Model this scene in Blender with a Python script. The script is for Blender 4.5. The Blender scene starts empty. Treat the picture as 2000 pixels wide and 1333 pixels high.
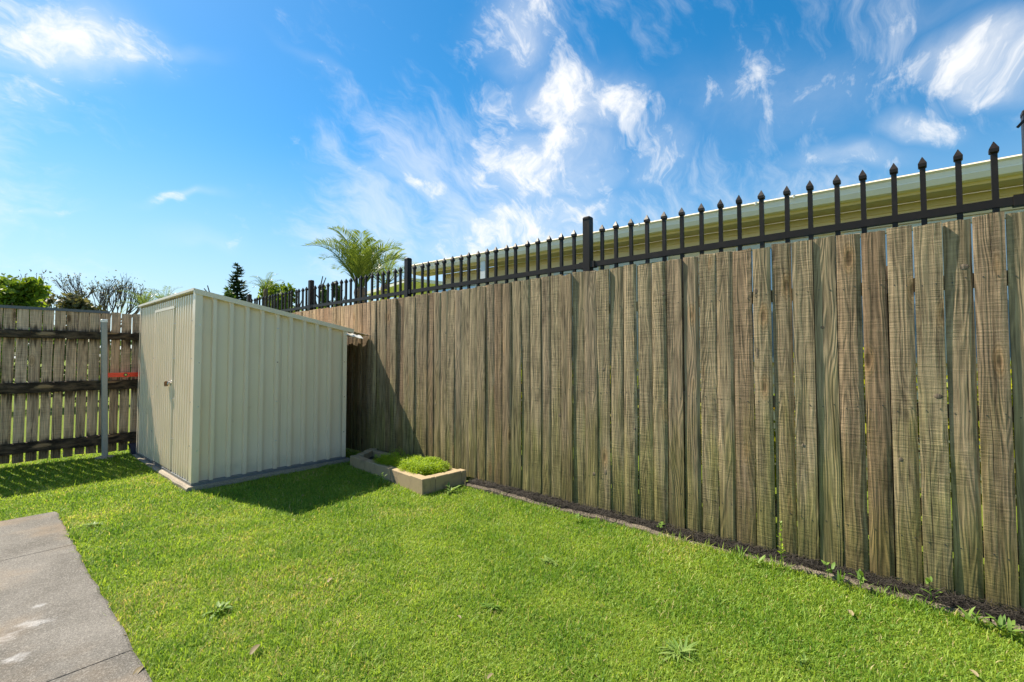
import bpy, math, random
import numpy as np
from mathutils import Vector, Matrix
R = math.radians
SC = bpy.context.scene
COL = SC.collection
# ------------------------------------------------------------------ camera
CAM_H, YAW, PITCH, FPX = 1.2, R(49.5), R(2.05), 900.0
cd = bpy.data.cameras.new('camera'); cam = bpy.data.objects.new('camera', cd); COL.objects.link(cam)
cd.sensor_width = 36.0; cd.lens = FPX / 2000 * 36; cd.clip_start = 0.05; cd.clip_end = 2000
cam.location = (0, 0, CAM_H); cam.rotation_euler = (R(90) + PITCH, 0, -YAW)
SC.camera = cam
# ------------------------------------------------------------------ light
SUN_S = Vector((0.18, -0.76, -1.0)).normalized()          # direction the light travels
TO_SUN = -SUN_S
EL = math.asin(TO_SUN.z); AZ = math.atan2(TO_SUN.x, TO_SUN.y)
sd = bpy.data.lights.new('sun', 'SUN'); sun = bpy.data.objects.new('sun', sd); COL.objects.link(sun)
sd.energy = 4.4; sd.angle = R(0.53); sd.color = (1.0, 0.90, 0.74)
sun.rotation_euler = TO_SUN.to_track_quat('Z', 'Y').to_euler(); sun.location = (0, 8, 12)
SC.view_settings.view_transform = 'Standard'; SC.view_settings.look = 'None'
SC.view_settings.exposure = 1.25; SC.view_settings.gamma = 1.0
SC.cycles.max_bounces = 5; SC.cycles.diffuse_bounces = 3; SC.cycles.transmission_bounces = 4; SC.cycles.glossy_bounces = 2
SKY_STRENGTH = 0.15

# photo pixel -> ray (2000 x 1333 photo)
_fw = np.array([math.sin(YAW) * math.cos(PITCH), math.cos(YAW) * math.cos(PITCH), math.sin(PITCH)])
_rt = np.array([math.cos(YAW), -math.sin(YAW), 0.0]); _up = np.cross(_rt, _fw)
_C = np.array([0, 0, CAM_H])
def ray(x, y): return _fw * FPX + _rt * (x - 1000) - _up * (y - 666.5)
def onz(x, y, z=0.0):
    d = ray(x, y); return _C + d * ((z - CAM_H) / d[2])
def onx(x, y, X):
    d = ray(x, y); return _C + d * (X / d[0])
def ony(x, y, Y):
    d = ray(x, y); return _C + d * (Y / d[1])
def far(x, y, dist):
    d = ray(x, y); return _C + d * (dist / math.hypot(d[0], d[1]))

# ------------------------------------------------------------------ node helper
class G:
    def __init__(s, nt): s.nt = nt; nt.nodes.clear()
    def n(s, typ, *ins, **kw):
        nd = s.nt.nodes.new(typ)
        named = kw.pop('i', {})
        for k, v in kw.items(): setattr(nd, k, v)
        for k, v in list(enumerate(ins)) + list(named.items()):
            if v is None: continue
            if isinstance(v, bpy.types.NodeSocket): s.nt.links.new(v, nd.inputs[k])
            else: nd.inputs[k].default_value = v
        return nd
    def m(s, op, a, b=None, c=None, clamp=False):
        return s.n('ShaderNodeMath', a, b, c, operation=op, use_clamp=clamp).outputs[0]
    def v(s, op, a, b=None):
        nd = s.n('ShaderNodeVectorMath', a, b, operation=op)
        return nd.outputs['Value'] if op in ('DOT_PRODUCT', 'LENGTH', 'DISTANCE') else nd.outputs[0]
    def noise(s, vec, scale=1.0, detail=3.0, rough=0.55, dist=0.0, col=False):
        nd = s.n('ShaderNodeTexNoise', i={'Vector': vec, 'Scale': scale, 'Detail': detail, 'Roughness': rough, 'Distortion': dist})
        return nd.outputs['Color' if col else 'Fac']
    def ss(s, val, a, b, lo=0.0, hi=1.0):
        return s.n('ShaderNodeMapRange', val, a, b, lo, hi, interpolation_type='SMOOTHSTEP').outputs[0]
    def mix(s, f, a, b, blend='MIX'):
        nd = s.n('ShaderNodeMix', data_type='RGBA', blend_type=blend)
        for k, v in ((0, f), (6, a), (7, b)):
            if isinstance(v, bpy.types.NodeSocket): s.nt.links.new(v, nd.inputs[k])
            else: nd.inputs[k].default_value = (tuple(v) + (1,) if k > 0 and len(v) == 3 else v)
        return nd.outputs[2]
    def sepz(s, vec, k=2): return s.n('ShaderNodeSeparateXYZ', vec).outputs[k]
    def comb(s, x, y, z): return s.n('ShaderNodeCombineXYZ', x, y, z).outputs[0]
    def bump(s, h, dist=0.003, st=1.0):
        return s.n('ShaderNodeBump', i={'Height': h, 'Distance': dist, 'Strength': st}).outputs[0]
    def bsdf(s, col, rough=0.7, metal=0.0, normal=None, spec=0.5, trans=None):
        ins = {'Base Color': col if isinstance(col, bpy.types.NodeSocket) else tuple(col) + (1,), 'Roughness': rough, 'Metallic': metal, 'Specular IOR Level': spec}
        if normal is not None: ins['Normal'] = normal
        sh = s.n('ShaderNodeBsdfPrincipled', i=ins).outputs[0]
        if trans is not None:
            t = s.n('ShaderNodeBsdfTranslucent', ins['Base Color'] if trans[1] is None else trans[1]).outputs[0]
            sh = s.n('ShaderNodeMixShader', trans[0], sh, t).outputs[0]
        s.n('ShaderNodeOutputMaterial', sh)
def newmat(name):
    m = bpy.data.materials.new(name); m.use_nodes = True
    return m, G(m.node_tree)
def geo_pos(g): return g.n('ShaderNodeNewGeometry').outputs['Position']

# ------------------------------------------------------------------ sky with clouds
W = bpy.data.worlds.new('World'); SC.world = W; W.use_nodes = True
g = G(W.node_tree)
sky = g.n('ShaderNodeTexSky', sky_type='NISHITA', sun_disc=False, sun_elevation=EL, sun_rotation=AZ, altitude=50,
          air_density=1.0, dust_density=0.3, ozone_density=1.6).outputs[0]
sky = g.n('ShaderNodeHueSaturation', 0.491, 1.44, 0.50, 1.0, sky).outputs[0]
D = g.n('ShaderNodeTexCoord').outputs['Generated']
dz = g.m('MAXIMUM', g.sepz(D), 0.0)
den = g.m('ADD', dz, 1.0)
st_ = g.v('MULTIPLY', g.v('DIVIDE', D, g.comb(den, den, 1.0)), (1, 1, 0))            # stereographic map of the sky dome
def n2(vec, scale, detail, rough, col=False):
    nd = g.n('ShaderNodeTexNoise', noise_dimensions='2D', i={'Vector': vec, 'Scale': scale, 'Detail': detail, 'Roughness': rough})
    return nd.outputs['Color' if col else 'Fac']
warp = g.v('SUBTRACT', n2(st_, 7.0, 3, 0.55, True), (0.5, 0.5, 0.5))
sw = g.v('ADD', st_, g.n('ShaderNodeVectorMath', warp, operation='SCALE', i={3: 0.085}).outputs[0])
wisp = n2(g.n('ShaderNodeMapping', sw, (0, 0, 0), (0, 0, R(25)), (1.0, 2.4, 1.0)).outputs[0], 9.0, 6, 0.66)
puff = n2(sw, 17.0, 6, 0.64)
def s2(px, py):
    d = Vector(ray(px, py)).normalized(); return Vector((d.x / (1 + d.z), d.y / (1 + d.z), 0))
mask = None
for (px, py, rx, ry, tilt, amp) in [(130, 80, 330, 120, 3, 0.95), (310, 95, 170, 50, 2, 0.55), (40, 170, 150, 70, -15, 0.5),
           (1010, 60, 130, 150, 12, 0.85), (1110, 205, 210, 120, 10, 1.0), (1060, 320, 240, 150, 0, 0.95),
           (1010, 440, 340, 100, -12, 0.85), (830, 355, 270, 45, 12, 0.62), (1290, 310, 170, 110, -20, 0.55),
           (1940, 105, 250, 90, 8, 0.95), (1790, 235, 160, 55, -3, 0.8), (1640, 310, 220, 60, -5, 0.62),
           (1500, 190, 480, 160, -8, 0.42), (370, 382, 130, 20, -18, 0.55), (390, 465, 130, 34, 4, 0.45), (80, 420, 160, 18, -3, 0.5),
           (620, 120, 170, 22, 34, 0.36), (1780, 30, 330, 60, -12, 0.40)]:
    c = s2(px, py); t = R(tilt)
    a = s2(px + 20 * math.cos(t), py + 20 * math.sin(t)) - c; b = s2(px - 20 * math.sin(t), py + 20 * math.cos(t)) - c
    mp = g.n('ShaderNodeMapping', sw, tuple(c), (0, 0, math.atan2(a.y, a.x)), (a.length * rx / 20, b.length * ry / 20, 1.0), vector_type='TEXTURE').outputs[0]
    q = g.ss(g.v('LENGTH', mp), 0.0, 1.15, amp, 0.0); mask = q if mask is None else g.m('MAXIMUM', mask, q)
tex = g.m('ADD', g.m('MULTIPLY', wisp, 0.60), g.m('MULTIPLY', puff, 0.55))            # about 0.57
dens = g.m('ADD', g.m('MULTIPLY', mask, 1.36), g.m('MULTIPLY', g.m('SUBTRACT', tex, 0.70), 3.3))
dens = g.ss(dens, -0.05, 1.25)
dens = g.m('MAXIMUM', dens, g.m('MULTIPLY', g.m('MULTIPLY', mask, mask), g.ss(puff, 0.25, 0.7, 0.45, 0.85)))
veil = g.m('MULTIPLY', g.ss(g.m('ADD', n2(st_, 3.2, 1, 0.5), g.m('MULTIPLY', g.m('SUBTRACT', wisp, 0.5), 0.8)), 0.40, 0.90), 0.46)
dens = g.m('MAXIMUM', dens, veil)
hz = g.m('MULTIPLY', g.ss(dz, 0.0, 0.42, 1.0, 0.0), 0.75)
c1 = g.mix(hz, sky, (1.65, 2.15, 2.5))
c2 = g.mix(dens, c1, (3.1, 3.1, 3.08))
g.n('ShaderNodeOutputWorld', g.n('ShaderNodeBackground', c2, SKY_STRENGTH).outputs[0])

# ------------------------------------------------------------------ object helpers
ORG = {}
def tag(o, label=None, cat=None, group=None, kind=None):
    for k, v in (('label', label), ('category', cat), ('group', group), ('kind', kind)):
        if v: o[k] = v
    return o
def thing(name, loc, label, cat, group=None):
    o = bpy.data.objects.new(name, None); o.empty_display_size = 0.1; COL.objects.link(o)
    o.location = loc; ORG[o.name] = Vector(loc)
    return tag(o, label, cat, group)
def mesh(name, vs, fs, m, smooth=False):
    me = bpy.data.meshes.new(name); me.from_pydata([tuple(v) for v in vs], [], fs); me.materials.append(m)
    if smooth: me.polygons.foreach_set('use_smooth', [True] * len(me.polygons))
    me.update(); return me
def put(name, me, loc=(0, 0, 0), parent=None, rz=0.0):
    o = bpy.data.objects.new(name, me); COL.objects.link(o); loc = Vector(loc)
    if parent is not None: o.parent = parent; o.location = loc - ORG[parent.name]
    else: o.location = loc
    o.rotation_euler = (0, 0, rz); ORG[o.name] = loc
    return o
class MB:
    """collects shapes in world coordinates, builds one mesh object"""
    def __init__(s): s.v = []; s.f = []
    def add(s, vs, fs):
        k = len(s.v); s.v += [tuple(v) for v in vs]; s.f += [tuple(i + k for i in f) for f in fs]; return s
    def box(s, a, b):
        (x0, y0, z0), (x1, y1, z1) = a, b
        return s.add([(x0, y0, z0), (x1, y0, z0), (x1, y1, z0), (x0, y1, z0), (x0, y0, z1), (x1, y0, z1), (x1, y1, z1), (x0, y1, z1)],
                     [(3, 2, 1, 0), (4, 5, 6, 7), (0, 1, 5, 4), (1, 2, 6, 5), (2, 3, 7, 6), (3, 0, 4, 7)])
    def cham(s, a, b, c):
        """box with chamfered vertical and top edges"""
        (x0, y0, z0), (x1, y1, z1) = a, b
        def ring(i, z): return [(x0 + i + c, y0 + i, z), (x1 - i - c, y0 + i, z), (x1 - i, y0 + i + c, z), (x1 - i, y1 - i - c, z), (x1 - i - c, y1 - i, z), (x0 + i + c, y1 - i, z), (x0 + i, y1 - i - c, z), (x0 + i, y0 + i + c, z)]
        return s.loft([ring(0, z0), ring(0, z1 - c), ring(c * 0.9, z1)])
    def obb(s, c, ax, ay, az):
        c, ax, ay, az = map(Vector, (c, ax, ay, az))
        vs = [c + i * ax + j * ay + k * az for k in (-1, 1) for (i, j) in ((-1, -1), (1, -1), (1, 1), (-1, 1))]
        return s.add(vs, [(3, 2, 1, 0), (4, 5, 6, 7), (0, 1, 5, 4), (1, 2, 6, 5), (2, 3, 7, 6), (3, 0, 4, 7)])
    def bar(s, p, q, w, h):
        p, q = Vector(p), Vector(q); d = (q - p).normalized()
        sd_ = d.cross(Vector((0, 0, 1))).normalized() if abs(d.z) < 0.99 else Vector((1, 0, 0))
        return s.obb((p + q) / 2, (q - p) / 2, sd_ * w / 2, sd_.cross(d) * h / 2)
    def tube(s, pts, rads, n=8, cap=True):
        rings = []
        for i, p in enumerate(pts):
            p = Vector(p); d = (Vector(pts[min(i + 1, len(pts) - 1)]) - Vector(pts[max(i - 1, 0)])).normalized()
            a = d.orthogonal().normalized() if i == 0 else (pa - d * pa.dot(d)).normalized()
            pa = a; b = d.cross(a); r = rads[i] if hasattr(rads, '__len__') else rads
            rings.append([p + (a * math.cos(t) + b * math.sin(t)) * r for t in [2 * math.pi * k / n for k in range(n)]])
        return s.loft(rings, cap)
    def loft(s, rings, cap=True):
        n = len(rings[0]); fs = []
        for i in range(len(rings) - 1):
            for k in range(n): fs.append((i * n + k, i * n + (k + 1) % n, (i + 1) * n + (k + 1) % n, (i + 1) * n + k))
        if cap: fs.append(tuple(range(n - 1, -1, -1))); fs.append(tuple((len(rings) - 1) * n + k for k in range(n)))
        return s.add([p for r in rings for p in r], fs)
    def build(s, name, m, parent=None, smooth=False, at=None):
        o0 = Vector(at) if at is not None else (ORG[parent.name] if parent is not None else Vector((0, 0, 0)))
        me = mesh(name, [Vector(v) - o0 for v in s.v], s.f, m, smooth)
        return put(name, me, o0, parent)
def npmesh(name, V, quads=None, tris=None, m=None, attr=None, smooth=False):
    me = bpy.data.meshes.new(name); V = np.asarray(V, np.float32)
    q = np.zeros((0, 4), np.int32) if quads is None else np.asarray(quads, np.int32)
    t = np.zeros((0, 3), np.int32) if tris is None else np.asarray(tris, np.int32)
    me.vertices.add(len(V)); me.vertices.foreach_set('co', V.ravel())
    loops = np.concatenate([q.ravel(), t.ravel()]); me.loops.add(len(loops)); me.loops.foreach_set('vertex_index', loops)
    st = np.concatenate([np.arange(len(q)) * 4, len(q) * 4 + np.arange(len(t)) * 3]).astype(np.int32)
    me.polygons.add(len(st)); me.polygons.foreach_set('loop_start', st)
    if m: me.materials.append(m)
    if attr is not None:
        a = me.attributes.new('tint', 'FLOAT', 'POINT'); a.data.foreach_set('value', np.asarray(attr, np.float32))
    if smooth: me.polygons.foreach_set('use_smooth', np.ones(len(st), bool))
    me.update(calc_edges=True); me.validate(); return me

# ------------------------------------------------------------------ materials
def timber(name, tints, mould=False, algae=0.5, dark=1.0, ring=1.0, stain=0.0):
    m, g = newmat(name)
    ob = g.n('ShaderNodeTexCoord').outputs['Object']; rnd = g.n('ShaderNodeObjectInfo').outputs['Random']
    pos = geo_pos(g); pz = g.sepz(pos)
    off = g.n('ShaderNodeVectorMath', (31.0, 17.0, 53.0), operation='SCALE', i={3: rnd}).outputs[0]
    p = g.v('ADD', ob, off)
    wv = g.v('SUBTRACT', g.noise(g.v('MULTIPLY', p, (4, 9, 2.2)), 1.0, 2, 0.5, col=True), (0.5, 0.5, 0.5))
    pp = g.v('ADD', p, g.v('MULTIPLY', wv, (0.02, 0.035, 0.0)))
    grain = g.noise(g.v('MULTIPLY', pp, (30, 95, 2.2)), 1.0, 5, 0.62)
    fig = g.noise(g.v('MULTIPLY', pp, (4, 10, 0.9)), 1.0, 2, 0.45)
    rings = g.m('SINE', g.m('MULTIPLY', fig, 85.0))
    rings = g.m('MULTIPLY', g.m('ADD', rings, 1.0), 0.5)
    saw = g.noise(g.v('MULTIPLY', p, (6, 5, 120)), 1.0, 3, 0.7)
    sawm = g.ss(g.m('ADD', g.noise(g.v('MULTIPLY', p, (2, 9, 1.6)), 1.0, 2), g.m('MULTIPLY', g.m('FRACT', g.m('MULTIPLY', rnd, 7.31)), 0.3)), 0.45, 0.75)
    blot = g.noise(g.v('MULTIPLY', p, (5, 12, 2.5)), 1.0, 4, 0.6)
    # knots
    vo = g.n('ShaderNodeTexVoronoi', i={'Vector': g.v('MULTIPLY', pp, (0.0, 7.0, 2.3)), 'Scale': 1.0, 'Randomness': 1.0})
    kd = vo.outputs['Distance']; ksel = g.m('GREATER_THAN', g.sepz(vo.outputs['Color'], 0), 0.72)
    knot = g.m('MULTIPLY', g.ss(kd, 0.05, 0.14, 1.0, 0.0), ksel); kring = g.m('MULTIPLY', g.m('MULTIPLY', g.ss(kd, 0.1, 0.34, 1, 0), ksel), g.m('SINE', g.m('MULTIPLY', kd, 120.0)))
    r2 = g.m('FRACT', g.m('MULTIPLY', rnd, 13.7))
    ramp = g.n('ShaderNodeValToRGB', r2); el = ramp.color_ramp.elements
    for i, t in enumerate(tints):
        e = el[i] if i < 2 else el.new(0.5)
        e.position = i / (len(tints) - 1); e.color = tuple(t) + (1,)
    for i, e in enumerate(sorted(el, key=lambda e: e.position)): pass
    base = ramp.outputs[0]
    val = g.m('ADD', g.m('MULTIPLY', grain, 1.15), g.m('MULTIPLY', rings, 0.30 * ring))
    val = g.m('ADD', val, g.m('MULTIPLY', g.m('MULTIPLY', g.m('SUBTRACT', saw, 0.5), sawm), 0.62))
    val = g.m('ADD', val, g.m('MULTIPLY', kring, 0.15))
    val = g.m('ADD', g.m('MULTIPLY', val, 0.95), g.m('ADD', g.m('MULTIPLY', blot, 0.7), -0.12 - 0.0))
    crack = g.ss(g.noise(g.v('MULTIPLY', pp, (20, 150, 1.3)), 1.0, 3, 0.6), 0.60, 0.70)
    val = g.m('SUBTRACT', val, g.m('MULTIPLY', crack, 0.42))
    val = g.m('ADD', 0.90, g.m('MULTIPLY', g.m('SUBTRACT', val, 0.93), 1.55))
    val = g.m('MULTIPLY', g.m('MAXIMUM', val, 0.20), dark)
    colr = g.n('ShaderNodeVectorMath', base, operation='SCALE', i={3: val}).outputs[0]
    if algae > 0:
        am = g.m('ADD', g.m('MULTIPLY', g.noise(g.v('MULTIPLY', p, (3, 9, 1.8)), 1.0, 4, 0.6), 1.1), g.m('MULTIPLY', pz, -0.42))
        am = g.m('MULTIPLY', g.ss(am, 0.05, 0.62), algae)
        colr = g.mix(am, colr, g.v('MULTIPLY', colr, (0.74, 0.83, 0.50)))
    colr = g.mix(g.m('MULTIPLY', g.m('MULTIPLY', g.ss(kd, 0.12, 0.26, 1, 0), ksel), 0.45), colr, (0.36, 0.21, 0.09))
    colr = g.mix(g.m('MULTIPLY', knot, 0.8), colr, (0.07, 0.04, 0.02))
    if stain:
        sn = g.noise(g.v('MULTIPLY', p, (5, 26, 0.9)), 1.0, 4, 0.6); sl = g.ss(g.m('ADD', pz, g.m('MULTIPLY', sn, 0.7)), 0.25, 0.85, 0.55, 0.0)
        colr = g.mix(g.m('MULTIPLY', g.m('MAXIMUM', g.ss(sn, 0.52, 0.74), sl), stain), colr, g.v('MULTIPLY', colr, (0.42, 0.43, 0.38)))
    if mould:
        dn = None
        for zr in (1.46, 0.87, 0.24):
            up_ = g.ss(g.m('SUBTRACT', pz, zr), -0.02, 0.20, 1.0, 0.0); dw = g.ss(g.m('SUBTRACT', zr, pz), -0.02, 0.30, 1.0, 0.0)
            q = g.m('MINIMUM', up_, dw); dn = q if dn is None else g.m('MAXIMUM', dn, q)
        st = g.noise(g.v('MULTIPLY', p, (6, 34, 2.4)), 1.0, 5, 0.65)
        mm = g.ss(g.m('ADD', g.m('MULTIPLY', dn, 0.85), g.m('MULTIPLY', g.m('SUBTRACT', st, 0.5), 1.9)), 0.40, 0.85)
        mm = g.m('MAXIMUM', mm, g.ss(g.m('ADD', pz, g.m('MULTIPLY', st, 0.5)), 0.35, 0.62, 0.75, 0.0))
        colr = g.mix(g.m('MULTIPLY', mm, 0.85), colr, (0.018, 0.014, 0.011))
    h = g.m('ADD', g.m('MULTIPLY', g.m('MULTIPLY', saw, sawm), 0.75), g.m('ADD', g.m('MULTIPLY', grain, 0.7), g.m('MULTIPLY', rings, 0.30)))
    h = g.m('ADD', h, g.m('ADD', g.m('MULTIPLY', knot, -0.8), g.m('SUBTRACT', g.m('MULTIPLY', blot, 0.8), g.m('MULTIPLY', crack, 0.5))))
    g.bsdf(colr, 0.86, normal=g.bump(h, 0.0046, 1.0), spec=0.25)
    return m
M = {}
M['paling'] = timber('weathered_paling', [(0.46, 0.35, 0.23), (0.36, 0.24, 0.145), (0.48, 0.365, 0.225), (0.38, 0.275, 0.17), (0.43, 0.33, 0.20)], algae=1.0, dark=0.82, ring=0.55, stain=0.75)
M['back'] = timber('mouldy_paling', [(0.72, 0.52, 0.36), (0.64, 0.45, 0.30), (0.78, 0.58, 0.42)], mould=True, algae=0.3, ring=0.35)
M['rail'] = timber('rail_timber', [(0.22, 0.17, 0.12), (0.2, 0.15, 0.11), (0.25, 0.19, 0.14)], algae=0.2)
def rail_mossy():
    m, g = newmat('mossy_rail'); p = g.n('ShaderNodeTexCoord').outputs['Object']
    a = g.noise(g.v('MULTIPLY', p, (9, 30, 30)), 1, 5, 0.65); b = g.noise(g.v('MULTIPLY', p, (3, 5, 16)), 1, 4, 0.6)
    c = g.mix(g.ss(a, 0.35, 0.7), (0.02, 0.016, 0.012), (0.12, 0.085, 0.055))
    c = g.mix(g.ss(b, 0.6, 0.68), c, (0.30, 0.20, 0.11)); c = g.mix(g.ss(b, 0.30, 0.2), c, (0.25, 0.2, 0.16))
    g.bsdf(c, 0.95, normal=g.bump(g.m('ADD', a, b), 0.006), spec=0.2); return m
M['mossy'] = rail_mossy()
def simple(name, col, rough, metal=0.0, var=0.12, sc=8, bumpd=0.0, spec=0.5, trans=None, dirt=None):
    m, g = newmat(name); p = geo_pos(g)
    n1 = g.noise(p, sc, 4, 0.6)
    c = g.mix(n1, tuple(x * (1 - var) for x in col), tuple(min(1, x * (1 + var)) for x in col))
    if dirt: c = g.mix(g.m('MULTIPLY', g.ss(g.noise(p, dirt[1], 5, 0.65), 0.5, 0.8), dirt[2]), c, dirt[0])
    g.bsdf(c, g.ss(n1, 0.2, 0.8, rough * 0.85, min(1, rough * 1.15)), metal, g.bump(g.noise(p, sc * 6, 3), bumpd) if bumpd else None, spec, trans)
    return m
def cream_steel():
    m, g = newmat('cream_painted_steel'); p = geo_pos(g); z = g.sepz(p)
    n1 = g.noise(p, 2.2, 3); st = g.noise(g.v('MULTIPLY', p, (18, 18, 1.0)), 1.0, 4, 0.6)
    c = g.mix(n1, (0.80, 0.665, 0.49), (0.88, 0.75, 0.585))
    c = g.mix(g.m('MULTIPLY', g.ss(st, 0.5, 0.8), 0.16), c, (0.36, 0.33, 0.25))
    sp = g.m('MULTIPLY', g.ss(g.m('ADD', z, g.m('MULTIPLY', g.noise(p, 14, 4), 0.22)), 0.12, 0.36, 1, 0), 0.35)
    c = g.mix(sp, c, (0.30, 0.27, 0.19))
    g.bsdf(c, g.ss(n1, 0.2, 0.8, 0.26, 0.38), 0.0, g.bump(g.noise(p, 5, 2), 0.004, 0.5), 0.6); return m
M['cream'] = cream_steel()
M['black'] = simple('black_powdercoat', (0.016, 0.011, 0.008), 0.42, 0.0, 0.25, 30, dirt=((0.05, 0.038, 0.028), 12, 0.3), spec=0.28)
M['galv'] = simple('galvanised_steel', (0.30, 0.32, 0.32), 0.5, 0.35, 0.32, 70, dirt=((0.25, 0.24, 0.2), 9, 0.5))
M['bright'] = simple('bright_zinc', (0.62, 0.63, 0.65), 0.28, 0.9, 0.1, 40)
M['flash'] = simple('white_flashing', (0.80, 0.80, 0.77), 0.45, 0.0, 0.05, 9)
M['channel'] = simple('grey_base_channel', (0.20, 0.22, 0.25), 0.4, 0.5, 0.35, 14)
M['red'] = simple('red_enamel', (0.98, 0.06, 0.02), 0.35, 0, 0.06, 20)
M['dark'] = simple('dark_grey_plastic', (0.04, 0.04, 0.042), 0.5, 0, 0.1, 20)
M['vial'] = simple('yellow_vial', (0.5, 0.6, 0.08), 0.15, 0, 0.05, 20)
M['brass'] = simple('brown_padlock', (0.20, 0.10, 0.035), 0.4, 0.6, 0.3, 60)
M['blue'] = simple('navy_plastic', (0.02, 0.025, 0.06), 0.45, 0, 0.15, 9)
M['cap'] = simple('grey_metal_capping', (0.10, 0.11, 0.125), 0.35, 0.5, 0.2, 9)
def concrete(name, a, b, sc, stain=None, bd=0.002):
    m, g = newmat(name); p = geo_pos(g)
    n1 = g.noise(p, 2.1, 5, 0.6); sp = g.noise(p, sc, 3, 0.7)
    vo = g.n('ShaderNodeTexVoronoi', i={'Vector': p, 'Scale': sc * 1.3})
    c = g.mix(g.ss(n1, 0.3, 0.7), a, b)
    c = g.mix(g.m('MULTIPLY', g.ss(sp, 0.42, 0.62), 0.5), c, tuple(x * 0.5 for x in a))
    c = g.mix(g.m('MULTIPLY', g.m('GREATER_THAN', g.sepz(vo.outputs['Color'], 0), 0.8), 0.34), c, tuple(min(1, x * 1.6) for x in b))
    if stain:
        s1 = None
        for (cx, cy, r) in stain:
            q = g.ss(g.v('DISTANCE', g.v('MULTIPLY', p, (1, 1, 0)), (cx, cy, 0)), 0.0, r, 0.34, 0.0); s1 = q if s1 is None else g.m('MAXIMUM', s1, q)
        c = g.mix(g.ss(g.m('ADD', s1, g.noise(g.v('MULTIPLY', p, (9, 15, 9)), 1, 5, 0.7)), 0.72, 0.92, 0, 0.55), c, (0.50, 0.50, 0.50))
        tan = g.noise(p, 1.3, 4, 0.6); c = g.mix(g.ss(tan, 0.48, 0.66, 0, 0.55), c, (0.27, 0.20, 0.13))
    g.bsdf(c, 0.9, normal=g.bump(g.m('ADD', sp, g.m('MULTIPLY', vo.outputs['Distance'], 0.8)), bd), spec=0.3); return m
M['path'] = concrete('exposed_aggregate', (0.115, 0.106, 0.092), (0.225, 0.21, 0.187), 150, [tuple(onz(60, 1235)[:2]) + (0.16,), tuple(onz(30, 1300)[:2]) + (0.12,), tuple(onz(10, 1260)[:2]) + (0.2,), tuple(onz(75, 1195)[:2]) + (0.05,)], 0.004)
M['slab'] = concrete('slab_concrete', (0.28, 0.24, 0.19), (0.38, 0.33, 0.26), 160)
M['block'] = simple('tan_concrete_block', (0.36, 0.275, 0.165), 0.85, 0, 0.16, 26, 0.0012, 0.3, None, ((0.17, 0.135, 0.095), 7, 0.95))
M['edging'] = concrete('old_edging', (0.10, 0.08, 0.06), (0.20, 0.165, 0.125), 90, None, 0.006)
M['soil'] = simple('dark_soil', (0.035, 0.024, 0.016), 0.95, 0, 0.5, 30, 0.02)
M['mulch'] = simple('dark_mulch', (0.010, 0.0075, 0.0055), 0.9, 0, 0.6, 40, 0.01)
def leafmat(name, a, b, tr=0.35, rough=0.5, dry=None):
    m, g = newmat(name); t = g.n('ShaderNodeAttribute', attribute_name='tint').outputs['Fac']
    c = g.mix(t, a, b)
    if dry: c = g.mix(g.ss(t, dry[1], dry[1] + 0.06), c, dry[0])
    tc = g.v('MULTIPLY', c, (1.25, 1.2, 0.7))
    g.bsdf(c, rough, spec=0.3, trans=(tr, tc)); return m
M['grass'] = leafmat('grass_blades', (0.115, 0.25, 0.022), (0.43, 0.54, 0.08), 0.47, 0.5, ((0.52, 0.44, 0.20), 0.95))
M['weed'] = leafmat('weed_leaf', (0.10, 0.20, 0.03), (0.20, 0.31, 0.06))
M['weedgrey'] = leafmat('grey_green_leaf', (0.15, 0.26, 0.055), (0.27, 0.37, 0.10))
M['herb'] = leafmat('feathery_leaf', (0.20, 0.34, 0.015), (0.40, 0.52, 0.04), 0.5)
M['tree'] = leafmat('tree_leaf', (0.035, 0.075, 0.015), (0.10, 0.16, 0.03))
M['treel'] = leafmat('light_tree_leaf', (0.08, 0.15, 0.015), (0.22, 0.30, 0.03), 0.45)
M['olive'] = leafmat('olive_leaf', (0.06, 0.07, 0.03), (0.16, 0.15, 0.07))
M['pine'] = leafmat('pine_needle', (0.025, 0.055, 0.035), (0.06, 0.10, 0.06), 0.2)
M['palm'] = leafmat('palm_leaflet', (0.08, 0.14, 0.04), (0.24, 0.29, 0.05), 0.4, 0.35)
M['hedge'] = leafmat('yellow_hedge_leaf', (0.20, 0.28, 0.02), (0.40, 0.40, 0.04), 0.5, 0.5, ((0.45, 0.10, 0.03), 0.97))
M['dryleaf'] = leafmat('dry_leaf', (0.20, 0.16, 0.09), (0.34, 0.28, 0.17), 0.2)
M['bark'] = simple('grey_bark', (0.10, 0.075, 0.065), 0.9, 0, 0.4, 5, 0.02)
M['palmbark'] = simple('palm_trunk', (0.15, 0.10, 0.07), 0.9, 0, 0.45, 9, 0.03)
M['wall'] = simple('pale_yellow_weatherboard', (0.92, 0.75, 0.48), 0.55, 0, 0.05, 3)
M['gutter'] = simple('cream_gutter', (0.95, 0.83, 0.64), 0.6, 0, 0.05, 4, spec=0.2)
M['soffit'] = simple('pale_green_soffit', (0.56, 0.47, 0.33), 0.7, 0, 0.05, 4)
M['frame'] = simple('cream_window_frame', (0.70, 0.68, 0.58), 0.4, 0, 0.04, 4)
M['roof'] = simple('grey_roof_steel', (0.42, 0.42, 0.40), 0.4, 0.2, 0.08, 4)
def glassmat():
    m, g = newmat('window_glass'); n1 = g.noise(geo_pos(g), 1.2, 2)
    g.bsdf(g.mix(n1, (0.30, 0.42, 0.50), (0.48, 0.60, 0.68)), 0.06, 0.35, spec=0.8); return m  # pale blue base colour stands in for sky reflected in the panes
M['glass'] = glassmat()
M['cable'] = simple('white_cable', (0.6, 0.6, 0.6), 0.5)
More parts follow.
